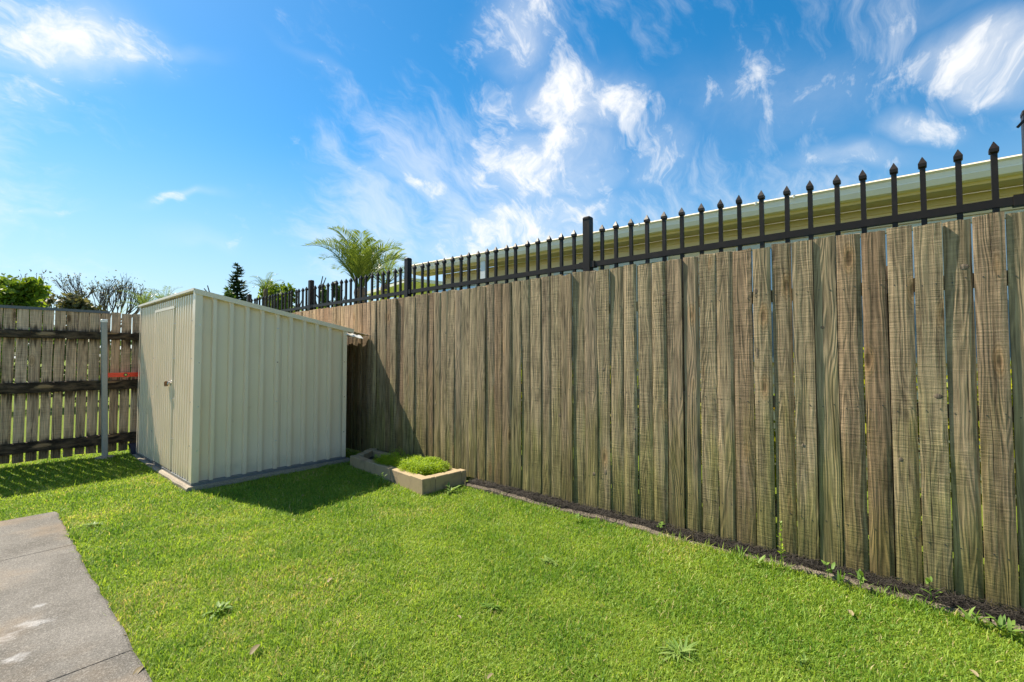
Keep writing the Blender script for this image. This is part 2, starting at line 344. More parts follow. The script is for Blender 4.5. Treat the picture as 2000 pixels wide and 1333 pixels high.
def groundmat():
    m, g = newmat('lawn_ground'); p = geo_pos(g)
    a = g.noise(p, 1.2, 5, 0.6); b = g.noise(p, 40, 4, 0.7)
    c = g.mix(a, (0.085, 0.135, 0.014), (0.17, 0.215, 0.03)); c = g.mix(g.ss(b, 0.5, 0.75, 0, 0.6), c, (0.11, 0.085, 0.04))
    g.bsdf(c, 0.95, normal=g.bump(b, 0.02), spec=0.1); return m
M['ground'] = groundmat()

# ------------------------------------------------------------------ ground
rng = np.random.default_rng(7); random.seed(7)
def gz(x, y):
    """lawn height: flat, rising very slightly to the back fence"""
    x = np.asarray(x, float); y = np.asarray(y, float)
    return 0.035 * np.clip((y - 5.6) / 1.4, 0, 1) + 0.008 * np.sin(x * 2.3 + 1) * np.sin(y * 1.9)
xs = np.concatenate([[-900, -300, -80, -25, -8], np.linspace(-3, 5, 33), [8, 15, 40, 120, 400, 900]])
ysr = np.concatenate([[-900, -200, -40, -8], np.linspace(-2, 9, 45), [12, 20, 40, 100, 300, 900]])
XX, YY = np.meshgrid(xs, ysr); ZZ = gz(XX, YY) * (np.abs(XX) < 6) * (np.abs(YY) < 12)
nx = len(xs); idx = np.arange(len(xs) * len(ysr)).reshape(len(ysr), nx)
Q = np.stack([idx[:-1, :-1], idx[:-1, 1:], idx[1:, 1:], idx[1:, :-1]], -1).reshape(-1, 4)
gr = put('ground', npmesh('ground', np.stack([XX, YY, ZZ], -1).reshape(-1, 3), Q, None, M['ground'], smooth=True))
tag(gr, 'flat lawn ground running under the fences to the horizon', 'ground', kind='structure')

FX = 3.17       # front face of the side fence
BY = 7.22       # front face of the back fence
PX1, PY1 = 0.455, 4.97   # path edge, path end
# ------------------------------------------------------------------ concrete path (three slabs)
path = bpy.data.objects.new('path', None); COL.objects.link(path); ORG['path'] = Vector((0, 3, 0)); path.location = (0, 3, 0)
tag(path, 'worn exposed aggregate concrete path at lower left of the lawn', 'path', kind='structure')
for (y0, y1) in ((4.003, PY1), (2.393, 4.001), (0.6, 2.391), (-1.5, 0.598)):
    mb = MB(); n = 14; rings = []
    prof = []
    for k in range(n + 1):
        yy = y0 + 0.0022 + (y1 - y0 - 0.0044) * k / n; xe = PX1 + 0.003 * math.sin(yy * 3.1) + random.uniform(-.006, .006)
        rings.append([(-1.6, yy, -0.05), (xe, yy, -0.05), (xe, yy, 0.018), (xe - 0.012, yy, 0.026), (-1.6, yy, 0.026)])
    mb.loft(rings).build('slab', M['path'], path)

# ------------------------------------------------------------------ boards
def board(w, h, t, warp=0.004, cup=0.002, rough=0.0015, nz=16, nu=6, tiltx=0.0, taper=0.0):
    """a paling: thickness x (front at -t), width y, height z, origin bottom centre"""
    bow = random.uniform(-1, 1) * warp; tw = random.uniform(-1, 1) * warp * 0.8; cp = random.uniform(-1, 1) * cup
    ph = random.uniform(0.6, 1.4); rings = []
    e0, e1 = random.uniform(-.002, .002), random.uniform(-.002, .002)
    w1 = random.uniform(1, 3)
    for i in range(nz + 1):
        f = i / nz; ring = []
        hw = w / 2 + random.uniform(-1, 1) * 0.0003 - taper * (1 - f)
        for k in range(nu):
            u = -1 + 2 * k / (nu - 1)
            x = -t + bow * math.sin(math.pi * f * ph) + tw * (f - .5) * u + cp * (u * u) + (0.003 if abs(u) == 1 else 0) + random.uniform(-1, 1) * rough * 0.35 + tiltx * f
            y = u * hw + 0.0008 * math.sin(f * 3 * w1 + w1)
            z = h * f + ((e0 * u * 3 + random.uniform(-1, 1) * 0.003) if i == nz else 0) + ((e1 * u * 2) if i == 0 else 0)
            ring.append((x, y, z))
        ring += [(tiltx * f, hw, h * f), (tiltx * f, -hw, h * f)]
        rings.append(ring)
    mb = MB(); mb.loft(rings); return mb

# ------------------------------------------------------------------ side fence (palings towards the lawn)
sf = thing('paling_fence', (FX, 3.2, 0), 'tall weathered timber paling fence running along the right side of the lawn', 'fence')
bp = [660 + b / 5.263 for b in (30, 75, 118, 160, 207, 250, 300, 350, 402, 445, 505, 555, 612, 680, 730, 795, 858, 922, 985, 1060, 1128, 1200, 1275, 1355, 1435, 1515, 1610, 1695, 1785)]
bp += [1017, 1036, 1056, 1076, 1098, 1118, 1142.5, 1166, 1190, 1217.5, 1244, 1273, 1302, 1333, 1365.5, 1398, 1432, 1469.5, 1507.5, 1548, 1590, 1635, 1684, 1734, 1787, 1845, 1904, 1969.5]
by = [float(onx(b, 600, FX)[1]) for b in bp]
while by[0] < BY + 0.05: by.insert(0, by[0] + random.uniform(.104, .115))
while by[-1] > -2.6: by.append(by[-1] - 0.1108)
PROUD = []; BV = []
def front_x(k, y, z):
    o_, vv = BV[k]; q = min((v for i, v in enumerate(vv) if i % 8 < 6), key=lambda v: (v[1] + o_[1] - y) ** 2 * 4 + (v[2] + o_[2] - z) ** 2); return o_[0] + q[0]
for a, b in zip(by[:-1], by[1:]):
    yc = (a + b) / 2; gap = random.choice([.003, .004, .005, .007, .009]) if yc < 1.7 else random.choice([.0012, .002, .003, .005])
    z0 = 0.035 + random.uniform(-.012, .01); z1 = 1.885 + random.uniform(-.007, .007)
    proud = abs(random.gauss(0, .0035)) + (random.random() < .22) * random.uniform(.005, .012)
    mb = board(a - b - gap, z1 - z0, 0.015, warp=random.choice([.002, .005, .010]), cup=0.0045)
    me = mesh('paling', mb.v, mb.f, M['paling'])
    put('paling', me, (FX + 0.015 - proud, yc, z0), sf); PROUD.append(proud); BV.append(((FX + 0.015 - proud, yc, z0), list(mb.v)))
for zr in (1.58, 0.93, 0.27):
    MB().box((FX + 0.021, -2.6, zr - .035), (FX + 0.058, BY - 0.03, zr + .035)).build('rail', M['rail'], sf)
for yp in (-2.3, 0.06, 2.46, 4.86, 7.1):
    MB().box((FX + 0.060, yp - .05, 0), (FX + 0.15, yp + .05, 1.70)).build('post', M['rail'], sf)
# nail heads on the nearer palings
mb = MB()
for kb, (a, b) in enumerate(zip(by[:-1], by[1:])):
    if b > 3: continue
    for zr in (1.58, 0.93, 0.27):
        for q in (.25, .75):
            c = Vector((0, a + (b - a) * q + random.uniform(-.006, .006), zr + random.uniform(-.015, .015))); c.x = front_x(kb, c.y, c.z) - .0012
            mb.tube([c + Vector((.012, 0, 0)), c], [.0032, .0032], 6)
o = mb.build('nail_heads', M['dark'], sf); o['kind'] = 'stuff'

random.seed(17)
for (px, py, w_, h_) in [(1480, 690, .009, .05), (870, 650, .011, .02), (1183, 923, .014, .026), (1569, 870, .013, .017), (1760, 898, .012, .016), (1161, 926, .015, .018), (1093, 812, .015, .022), (1297, 575, .012, .02), (1178, 722, .013, .02), (1605, 640, .018, .015), (1845, 775, .022, .018), (1900, 520, .022, .02), (1470, 670 - 100, .012, .024), (953, 660, .012, .016), (850, 790, .012, .02), (1240, 838, .012, .014)]:
    c = onx(px, py, FX - .004); k_ = min(range(len(PROUD)), key=lambda i: abs((by[i] + by[i + 1]) / 2 - c[1])); c[1] = min(max(c[1], by[k_ + 1] + w_ + .012), by[k_] - w_ - .012); cx_ = front_x(k_, c[1], c[2])
    rings = []
    for j in range(5):
        f = j / 4; rr_ = math.cos(f * 1.45); rings.append([(cx_ + .003 - .0046 * math.sin(f * 1.5), c[1] + w_ * rr_ * math.cos(t) * random.uniform(.9, 1.1), c[2] + h_ * rr_ * math.sin(t) * random.uniform(.92, 1.08)) for t in [6.283 * q / 12 for q in range(12)]])
    MB().loft(rings).build('knot', M['rail'], sf, at=tuple(c))

# ------------------------------------------------------------------ back fence (rails towards the lawn)
bf = thing('paling_fence', (1.0, BY, 0), 'mould-stained timber fence with three dark rails beyond the metal post', 'fence')
x = -1.9; ed = [x]
meas = [float(ony(p, 800, BY)[0]) for p in (25, 51, 77, 100, 124, 147, 169, 192, 212, 232, 253, 273)]
while ed[-1] < meas[0] - 0.12: ed.append(ed[-1] + 0.1)
ed += meas
while ed[-1] < FX - 0.1: ed.append(ed[-1] + 0.099)
for a, b in zip(ed[:-1], ed[1:]):
    gp = random.uniform(.006, .012); z0 = 0.085 + random.uniform(-.01, .01); z1 = 1.735 + random.uniform(-.005, .005)
    mb = board(b - a - gp, z1 - z0, 0.014, warp=.003, cup=.002, tiltx=random.uniform(-.004, .004), taper=random.uniform(.002, .0055))
    put('paling', mesh('paling', mb.v, mb.f, M['back']), ((a + b) / 2, BY + 0.014, z0), bf, rz=R(90))
for zr, hh in ((1.455, .042), (0.875, .055), (0.235, .055)):
    mb = MB(); rings = []
    for k in range(60):
        xx = -1.9 + (FX - 0.05 + 1.9) * k / 59; j = lambda s: random.uniform(-s, s)
        rings.append([(xx, BY - .046 + j(.003), zr - hh + j(.005)), (xx, BY - .003, zr - hh + j(.004)), (xx, BY - .003, zr + hh + j(.006)), (xx, BY - .042 + j(.005), zr + hh + j(.008)), (xx, BY - .048 + j(.004), zr + j(.01))])
    mb.loft(rings).build('rail', M['mossy'], bf, at=(0, BY - .02, zr))
MB().box((-1.9, BY - .012, 1.742), (1.052, BY + .034, 1.752)).box((-1.9, BY - .0125, 1.722), (1.0515, BY - .0085, 1.7415)).build('capping', M['cap'], bf)

# ------------------------------------------------------------------ galvanised post with spirit level
gx, gy = float(onz(204, 895, .03)[0]), 7.10
gp_ = thing('metal_post', (gx, gy, 0), 'galvanised square metal post with white cap standing before the back fence', 'post')
MB().cham((gx - .027, gy - .027, -.05), (gx + .027, gy + .027, 1.635), .005).build('shaft', M['galv'], gp_)
MB().cham((gx - .030, gy - .030, 1.612), (gx + .030, gy + .030, 1.645), .006).build('cap', M['flash'], gp_)
mb = MB(); mb.tube([(gx, gy, -.02), (gx, gy, .05), (gx, gy, .062)], [.12, .085, .03], 12).build('footing', M['slab'], gp_)
gp_.rotation_euler = (0, -0.028, 0)          # the post leans slightly
ly = BY - .075; lz = float(ony(212, 733, ly)[2])
lv = thing('spirit_level', (1.1, ly, lz), 'red spirit level lying along the middle rail between metal post and shed', 'spirit level')
MB().box((1.02, ly - .012, lz - .026), (1.62, ly + .012, lz + .026)).build('body', M['red'], lv)
vx = float(ony(245, 733, ly)[0])
MB().tube([(vx, ly - .0155, lz), (vx, ly - .01, lz)], .019, 16).build('vial_housing', M['dark'], lv)
MB().tube([(vx, ly - .0175, lz), (vx, ly - .0150, lz)], .011, 12).build('vial', M['vial'], lv)
MB().tube([(vx + .035, ly - .0145, lz), (vx + .035, ly - .01, lz)], .005, 8).build('hang_hole', M['dark'], lv)

# ------------------------------------------------------------------ garden shed
SX0, SX1, SY0, SY1 = 1.335, 2.80, 4.955, 7.06
ZB, ZH, ZL = 0.065, 1.805, 1.53
base = thing('concrete_slab', ((SX0 + SX1) / 2, 6, 0), 'pale concrete base slab sticking out around the foot of the cream shed', 'slab')
mb = MB(); rings = []
for k in range(12):
    yy = 4.885 + (7.08 - 4.885) * k / 11; j = random.uniform(-.008, .008)
    rings.append([(1.268 + j, yy, -.06), (2.86, yy, -.06), (2.86, yy, .040), (1.282 + j, yy, .042), (1.268 + j, yy, .028)])
mb.loft(rings).build('slab_body', M['slab'], base)
sh = thing('garden_shed', ((SX0 + SX1) / 2, (SY0 + SY1) / 2, .04), 'cream ribbed steel garden shed with sloping roof in the fence corner', 'shed')
def zroof(x): return ZH + (ZL - ZH) * (x - SX0) / (SX1 - SX0)
def panel(us, pos, top, zb, ribs, rw=.015, rd=.040, flank=.003):
    """ribbed sheet: us=(u0,u1), pos(u, out, z) -> world"""
    pts = [(us[0], 0)]
    for r in ribs:
        if us[0] + .02 < r < us[1] - .02: pts += [(r - rw - flank, 0), (r - rw, rd), (r + rw, rd), (r + rw + flank, 0)]
    pts.append((us[1], 0)); mb = MB(); vs = []; fs = []
    for (u, d) in pts: vs += [pos(u, d, zb), pos(u, d, top(u))]
    for i in range(len(pts) - 1): fs.append((2 * i, 2 * i + 2, 2 * i + 3, 2 * i + 1))
    n = len(vs)
    for (u, d) in pts: vs += [pos(u, d - .003, zb), pos(u, d - .003, top(u))]
    for i in range(len(pts) - 1): fs.append((n + 2 * i, n + 2 * i + 1, n + 2 * i + 3, n + 2 * i + 2))
    for i in range(len(pts) - 1):
        fs.append((2 * i, n + 2 * i, n + 2 * i + 2, 2 * i + 2)); fs.append((2 * i + 1, 2 * i + 3, n + 2 * i + 3, n + 2 * i + 1))
    fs.append((0, 1, n + 1, n)); k = 2 * (len(pts) - 1); fs.append((k, n + k, n + k + 1, k + 1))
    mb.add(vs, fs); return mb
ribx = [1.472, 1.614, 1.756, 1.896, 2.044, 2.181, 2.325, 2.465, 2.612]
side = lambda u, d, z: (u, SY0 + .011 - d, z)
panel((SX0, 2.10), side, lambda u: zroof(u) - .012, ZB, ribx).build('wall_panel', M['cream'], sh)
panel((2.1005, SX1), lambda u, d, z: (u, SY0 + .011 - d - .003, z), lambda u: zroof(u) - .012, ZB, ribx).build('wall_panel', M['cream'], sh)
riby = [SY0 + .06 + .0765 * k for k in range(40)]
front = lambda u, d, z: (SX0 - d, u, z)
DY0, DY1, DZ1 = 5.60, 6.34, 1.70
panel((SY0, DY0), front, lambda u: ZH - .014, ZB, riby, .013, .018, .006).build('wall_panel', M['cream'], sh)
panel((DY1, SY1), front, lambda u: ZH - .014, ZB, riby, .013, .018, .006).build('wall_panel', M['cream'], sh)
panel((DY0 + .0005, DY1 - .0005), front, lambda u: ZH - .014, DZ1 + .012, riby, .013, .018, .006).build('header_panel', M['cream'], sh)
MB().box((SX0 - .026, DY0 - .01, DZ1 - .004), (SX0 - .001, DY1 + .01, DZ1 + .022)).build('door_header', M['cream'], sh)
door = panel((DY0 + .004, DY1 - .004), lambda u, d, z: (SX0 - .008 - d, u, z), lambda u: DZ1 - .008, ZB + .012, riby, .013, .018, .006).build('door', M['cream'], sh)
for yy in (DY0 + .018, DY1 - .018):
    MB().box((SX0 - .0235, yy - .014, ZB + .011), (SX0 - .0085, yy + .014, DZ1 - .007)).build('door_stile', M['cream'], door)
# bolt, hasp and padlock
hy, hzz = DY0 + .05, .945
mb = MB(); mb.tube([(SX0 - .022, hy, hzz), (SX0 - .030, hy, hzz)], .026, 14); mb.tube([(SX0 - .036, hy + .03, hzz + .004), (SX0 - .036, hy - .055, hzz + .004)], .007, 8)
mb.build('bolt', M['bright'], door)
pts = [(SX0 - .040, hy + .022 + .016 * math.cos(t) * .4 + .02, hzz - .004 + .016 * math.sin(t)) for t in [math.pi * 2 * k / 14 for k in range(15)]]
MB().tube(pts, .0045, 6).build('shackle', M['bright'], door)
MB().obb((SX0 - .047, hy + .078, hzz - .012), (.011, 0, 0), (0, .024, -.006), (0, .005, .021)).build('padlock', M['brass'], door)
# trims
MB().box((SX0 - .0235, SY0 - .0345, ZB), (SX0 + .034, SY0 - .0320, ZH + .004)).box((SX0 - .0240, SY0 - .0321, ZB), (SX0 - .0210, SY0 + .034, ZH + .004)).build('corner_trim', M['cream'], sh)
MB().box((SX1 - .03, SY0 - .0347, ZB), (SX1 + .017, SY0 - .0323, ZL + .004)).box((SX1 + .0145, SY0 - .0322, ZB), (SX1 + .017, SY0 + .03, ZL + .004)).build('corner_trim', M['cream'], sh)
MB().box((SX0 - .0235, SY1 - .03, ZB), (SX0 - .0210, SY1 + .018, ZH + .004)).build('corner_trim', M['cream'], sh)
rear = MB(); rear.box((SX0, SY1, ZB), (SX1, SY1 + .003, ZL)); rear.box((SX1, SY0 + .03, ZB), (SX1 + .003, SY1, ZL - .002)); rear.build('rear_wall', M['cream'], sh)
# barge capping along the slope, and roof sheet with pans and ribs
def P(x, y, dz): return (x, y, zroof(x) + dz)
xa, xb = SX0 - .035, SX1 + .10
mb = MB(); mb.add([P(xa, SY0 - .041, -.026), P(xb, SY0 - .041, -.026), P(xb, SY0 - .041, .020), P(xa, SY0 - .041, .020), P(xa, SY0 + .03, .024), P(xb, SY0 + .03, .024), P(xa, SY0 - .038, -.026), P(xb, SY0 - .038, -.026), P(xa, SY0 + .03, .0205), P(xb, SY0 + .03, .0205)],
       [(0, 1, 2, 3), (3, 2, 5, 4), (0, 6, 7, 1), (6, 8, 9, 7), (4, 5, 9, 8), (0, 3, 4, 8, 6), (1, 7, 9, 5, 2)]).build('barge_capping', M['cream'], sh)
rp = [(SY0 + .03, 0)]
yy = SY0 + .10
while yy < SY1 - .03: rp += [(yy - .02, 0), (yy - .013, .014), (yy + .013, .014), (yy + .02, 0)]; yy += .142
rp.append((SY1 + .03, 0)); vs = []; fs = []
for (yy, d) in rp: vs += [P(xa, yy, .004 + d), P(FX - .022, yy, .004 + d), P(xa, yy, d), P(FX - .022, yy, d)]
for i in range(len(rp) - 1): a = 4 * i; fs += [(a, a + 1, a + 5, a + 4), (a + 2, a + 6, a + 7, a + 3), (a, a + 4, a + 6, a + 2), (a + 1, a + 3, a + 7, a + 5)]
MB().add(vs, fs).build('roof', M['cream'], sh)
MB().add([P(xa - .004, SY0 - .03, .024), P(xa - .004, SY1 + .03, .024), P(xa - .004, SY0 - .03, .003), P(xa - .004, SY1 + .03, .003), P(xa - .001, SY0 - .03, .024), P(xa - .001, SY1 + .03, .024), P(xa - .001, SY0 - .03, .003), P(xa - .001, SY1 + .03, .003)],
         [(0, 1, 3, 2), (4, 6, 7, 5), (0, 4, 5, 1), (2, 3, 7, 6)]).build('fascia_trim', M['cream'], sh)
# tilted white flashing at the low end next to the fence
fa, fb = Vector(ony(674, 651, 4.935)), Vector(ony(707, 659, 4.935))
fb.x = min(fb.x, FX - .02); t_ = Vector((0, -.028, -.020))
mb = MB(); pr = []
for k in range(9):
    c = fa + (fb - fa) * k / 8 + Vector((0, 0, .004 * math.sin(k * 1.9))); pr.append([c + t_, c - t_, c - t_ + Vector((0, .004, -.004)), c + t_ + Vector((0, .004, -.004))])
mb.loft(pr).build('flashing', M['flash'], sh)
MB().box((SX0 - .026, SY0 - .042, .043), (SX0 + .005, SY1 + .01, ZB - .001)).box((SX0 + .006, SY0 - .042, .043), (SX1 + .015, SY0 + .01, ZB - .001)).build('base_channel', M['channel'], sh)
mb = MB()
for z in (.35, .75, 1.15, 1.5):
    for xx in (2.044, 1.35, 2.79):
        mb.tube([(xx, SY0 - .029, z), (xx, SY0 - .0365, z)], .007, 6)
    for yy in (5.0, 5.585, 6.355):
        mb.tube([(SX0 - .012, yy, z + .04), (SX0 - .0275, yy, z + .04)], .007, 6)
o = mb.build('screws', M['bright'], sh); o['kind'] = 'stuff'
tb = thing('plastic_tub', (1.36, 7.12, .03), 'small dark blue tub tucked between shed and back fence', 'tub')
MB().loft([[(1.27, 7.085, .03), (1.43, 7.085, .03), (1.43, 7.165, .03), (1.27, 7.165, .03)], [(1.255, 7.08, .15), (1.445, 7.08, .15), (1.445, 7.17, .15), (1.255, 7.17, .15)]]).build('body', M['blue'], tb)
MB().box((1.248, 7.076, .150), (1.452, 7.173, .163)).build('rim', M['blue'], tb)

# ------------------------------------------------------------------ planter of concrete blocks
pl_ = thing('planter_box', (2.8, 3.9, 0), 'low tan concrete block planter against the side fence', 'planter')
A = Vector((2.579, 3.229, 0)); B = Vector((2.745, 4.70, 0)); C_ = Vector((3.09, 3.213, 0)); Dd = Vector((3.11, 4.86, 0))
def wall_blocks(P0, P1, cuts, h0, h1, th=.085):
    d = (P1 - P0); L = d.length; d.normalize(); n_ = Vector((-d.y, d.x, 0))
    if n_.dot(Vector((2.85, 3.95, 0)) - P0) < 0: n_ = -n_
    for a, b in zip(cuts[:-1], cuts[1:]):
        j = random.uniform(-.004, .004); hz_ = h0 + (h1 - h0) * (a + b) / 2 + random.uniform(-.002, .002)
        p, q = P0 + d * (L * a + .0015), P0 + d * (L * b - .0015); c = .004
        def ring(i, z): return [p + n_ * (j + i) + d * i + Vector((0, 0, z)), q + n_ * (j + i) - d * i + Vector((0, 0, z)), q + n_ * (j + th - i) - d * i + Vector((0, 0, z)), p + n_ * (j + th - i) + d * i + Vector((0, 0, z))]
        mb = MB(); mb.loft([ring(0, -.04), ring(0, hz_ - c), ring(c, hz_)]); mb.build('block', M['block'], pl_)
wall_blocks(A, B, [0, .137, .27, .385, .53, .76, 1.0], .137, .112)
wall_blocks(A + (B - A).normalized() * .0865, C_ + Vector((.01, .0865, 0)), [.19, .44, .75, 1.0], .135, .128)
wall_blocks(A + Vector((.087, 0, 0)), C_, [0, .001], .02, .02) if False else None
for o in [c for c in pl_.children][-3:]: bpy.data.objects.remove(o)
wall_blocks(A + Vector((.0875, -.004, 0)), C_, [0, .13, .47, .86, 1.0], .137, .128)
wall_blocks(B + Vector((.088, .01, 0)), Dd, [0, .5, 1.0], .118, .125)
wall_blocks(C_ + Vector((.0, .0875, 0)), Dd + Vector((-.0, -.09, 0)), [0, .25, .5, .75, 1.0], .12, .118, .06)
vs = [(2.64, 3.29, .085), (3.04, 3.28, .085), (3.06, 4.8, .05), (2.78, 4.7, .05), (2.66, 3.6, .095), (3.03, 3.6, .095)]
MB().add(vs, [(0, 1, 5, 4), (4, 5, 2, 3)]).build('soil', M['soil'], pl_)

# ------------------------------------------------------------------ garden edge under the side fence
eg = thing('garden_edging', (2.95, 1.5, 0), 'thin broken concrete edging strip between lawn and dark mulch', 'edging')
yy = 3.19; k = 0
while yy > -1.6:
    L = random.uniform(.28, .6); mb = MB(); rings = []
    n = max(4, int(L / .05))
    for i in range(n + 1):
        y_ = yy - (L - .008) * i / n; xe = 3.032 - .012 * min(1, max(0, (1.4 - y_) / 1.6)) + .008 * math.sin(y_ * 4); j = random.uniform(-.006, .006); zt = .027 + .008 * math.sin(y_ * 5) + random.uniform(-.004, .004)
        rings.append([(xe - .02 + j, y_, -.04), (xe + .03, y_, -.04), (xe + .026 + j, y_, zt - .003), (xe + .004 + j, y_, zt), (xe - .018 + j, y_, zt - .012)])
    mb.loft(rings).build('edging_piece', M['edging'], eg); yy -= L; k += 1
N = 40; vs = []; fs = []
for i in range(N + 1):
    y_ = 3.2 - 5.0 * i / N; xe = 3.045 - .012 * min(1, max(0, (1.4 - y_) / 1.6))
    for jx in range(5): vs.append((xe + (3.30 - xe) * jx / 4, y_, .012 + .02 * math.sin(jx * 1.2 + i) * .3 + random.uniform(0, .010)))
for i in range(N):
    for jx in range(4): a = i * 5 + jx; fs.append((a, a + 1, a + 6, a + 5))
ml = MB().add(vs, fs).build('mulch_bed', M['mulch']); tag(ml, 'dark mulch strip at the foot of the side fence', 'mulch', kind='structure')
# needles and twigs on the mulch
def ribbons(P0, P1, w, side, tint, mid=None):
    """flat strips P0->P1 with optional mid point; arrays (n,3)"""
    n = len(P0); s_ = side * w[:, None]
    if mid is None: mid = (P0 + P1) / 2
    V = np.stack([P0 - s_, P0 + s_, mid - s_ * .85, mid + s_ * .85, P1], 1).reshape(-1, 3)
    b = np.arange(n) * 5
    return V, np.stack([b, b + 1, b + 3, b + 2], 1), np.stack([b + 2, b + 3, b + 4], 1), np.repeat(tint, 5)
n = 9000
y_ = rng.uniform(-1.2, 3.15, n); xe = 3.045 - .012 * np.clip((1.4 - y_) / 1.6, 0, 1); x_ = xe + rng.random(n) * (3.19 - xe)
a_ = rng.uniform(0, 2 * np.pi, n); L = rng.uniform(.02, .09, n); z_ = .022 + rng.random(n) * .028
P0 = np.stack([x_, y_, z_], 1); P1 = P0 + np.stack([np.cos(a_) * L, np.sin(a_) * L, rng.normal(0, .012, n)], 1)
P1[:, 0] = np.minimum(P1[:, 0], FX + .01)
sd_ = np.stack([-np.sin(a_), np.cos(a_), np.zeros(n)], 1)
V, q, t, tt = ribbons(P0, P1, rng.uniform(.0009, .0022, n), sd_, rng.random(n))
mm, g = newmat('dark_needles'); g.bsdf(g.mix(g.n('ShaderNodeAttribute', attribute_name='tint').outputs['Fac'], (0.006, 0.005, 0.004), (0.03, 0.023, 0.016)), 0.8)
o = put('needle_litter', npmesh('needle_litter', V, q, t, mm, tt)); tag(o, 'dry dark needles and twigs lying on the mulch strip', 'litter', kind='stuff')

# ------------------------------------------------------------------ grass
def in_lawn(x, y):
    xe = 3.018 - .008 * np.clip((1.4 - y) / 1.6, 0, 1) + .010 * np.sin(y * 9) + .012 * np.sin(y * 3.3)
    ok = (x < np.where(y > 3.2, FX - .01, xe))
    ok &= ~((x < PX1 - .012 + .012 * np.sin(y * 13)) & (y < PY1 - .01 + .012 * np.sin(x * 17)))
    ok &= ~((x > 1.262) & (x < 2.87) & (y > 4.88) & (y < 7.09))
    xl = 2.572 + (y - 3.229) * .113
    ok &= ~((x > xl) & (y > 3.215) & (y < 4.80))
    return ok
def visible(x, y, m=420):
    v = np.stack([x, y, -CAM_H + 0 * x], 1); z = v @ _fw; px = 1000 + FPX * (v @ _rt) / np.maximum(z, .01); py = 666.5 - FPX * (v @ _up) / np.maximum(z, .01)
    return (z > .3) & (px > -m - 60) & (px < 2000 + m) & (py < 1333 + 2 * m)
def vnoise(x, y, s, seed):
    r = np.random.default_rng(seed).random((64, 64)); X = x * s; Y = y * s
    i = np.floor(X).astype(int); j = np.floor(Y).astype(int); u = X - i; v = Y - j; u = u * u * (3 - 2 * u); v = v * v * (3 - 2 * v)
    f = lambda a, b: r[a % 64, b % 64]
    return (f(i, j) * (1 - u) + f(i + 1, j) * u) * (1 - v) + (f(i, j + 1) * (1 - u) + f(i + 1, j + 1) * u) * v
def scatter(n, x0, x1, y0, y1, dens):
    x = rng.uniform(x0, x1, n); y = rng.uniform(y0, y1, n); d = np.hypot(x, y)
    k = in_lawn(x, y) & visible(x, y) & (rng.random(n) < dens(d)); return x[k], y[k], d[k]
x, y, d = scatter(1950000, -1.7, 3.2, -.6, 8.3, lambda d: np.clip((3.0 / np.maximum(d, 1)) ** 1.25, .16, 1))
n = len(x); patch = vnoise(x, y, 1.7, 1) * .5 + vnoise(x, y, 5.3, 2) * .3 + vnoise(x, y, 17, 3) * .2; lush = vnoise(x, y, 3.1, 4) * .6 + vnoise(x, y, 9.1, 5) * .4
az = rng.uniform(0, 2 * np.pi, n); lean = np.abs(rng.normal(.95, .38, n)); Lb = (rng.gamma(3.2, .0048, n) + .004) * (.6 + .8 * lush)
edge = np.exp(-np.abs(x - 2.99) / .06) * (y < 3.2); edge = edge * (1 + .9 * (y < 1.3)); edgep = np.exp(-np.abs(x - PX1) / .035) * (y < PY1 + .05) + np.exp(-np.abs(y - PY1) / .035) * (x < PX1); Lb *= 1 + .7 * edge * rng.random(n) + .75 * edgep * rng.random(n)
tuft = (vnoise(x, y, 6.7, 11) > .80) * (vnoise(x, y, 23, 12) > .45); Lb *= 1 + .75 * tuft * rng.random(n); Lb = np.minimum(Lb, .085)
wb = rng.uniform(.0011, .0023, n) * (1 + .16 * np.clip(d - 2, 0, 5)); z0 = gz(x, y) - .002
dr = np.stack([np.cos(az), np.sin(az)], 1)
P0 = np.stack([x, y, z0], 1); h = Lb * np.cos(np.clip(lean, 0, 1.35)); r_ = Lb * np.sin(np.clip(lean, 0, 1.35))
mid = P0 + np.stack([dr[:, 0] * r_ * .38, dr[:, 1] * r_ * .38, h * .62 + .002], 1); P1 = P0 + np.stack([dr[:, 0] * r_, dr[:, 1] * r_, h + .001], 1)
sa = az + np.pi / 2 + rng.normal(0, .5, n); sv = np.stack([np.cos(sa), np.sin(sa), np.zeros(n)], 1)
dryp = np.clip((patch - .60) * 1.6, 0, .2); tint = np.clip(.08 + .62 * rng.random(n) + .6 * (patch - .45) - .45 * (lush - .5), 0, .93); tint[rng.random(n) < .045 + dryp] = 1.0
V, q, t, tt = ribbons(P0, P1, wb, sv, tint, mid)
o = put('grass', npmesh('grass', V, q, t, M['grass'], tt)); tag(o, 'short bright green mown grass covering the yard', 'grass', kind='stuff')
print('grass blades', n)

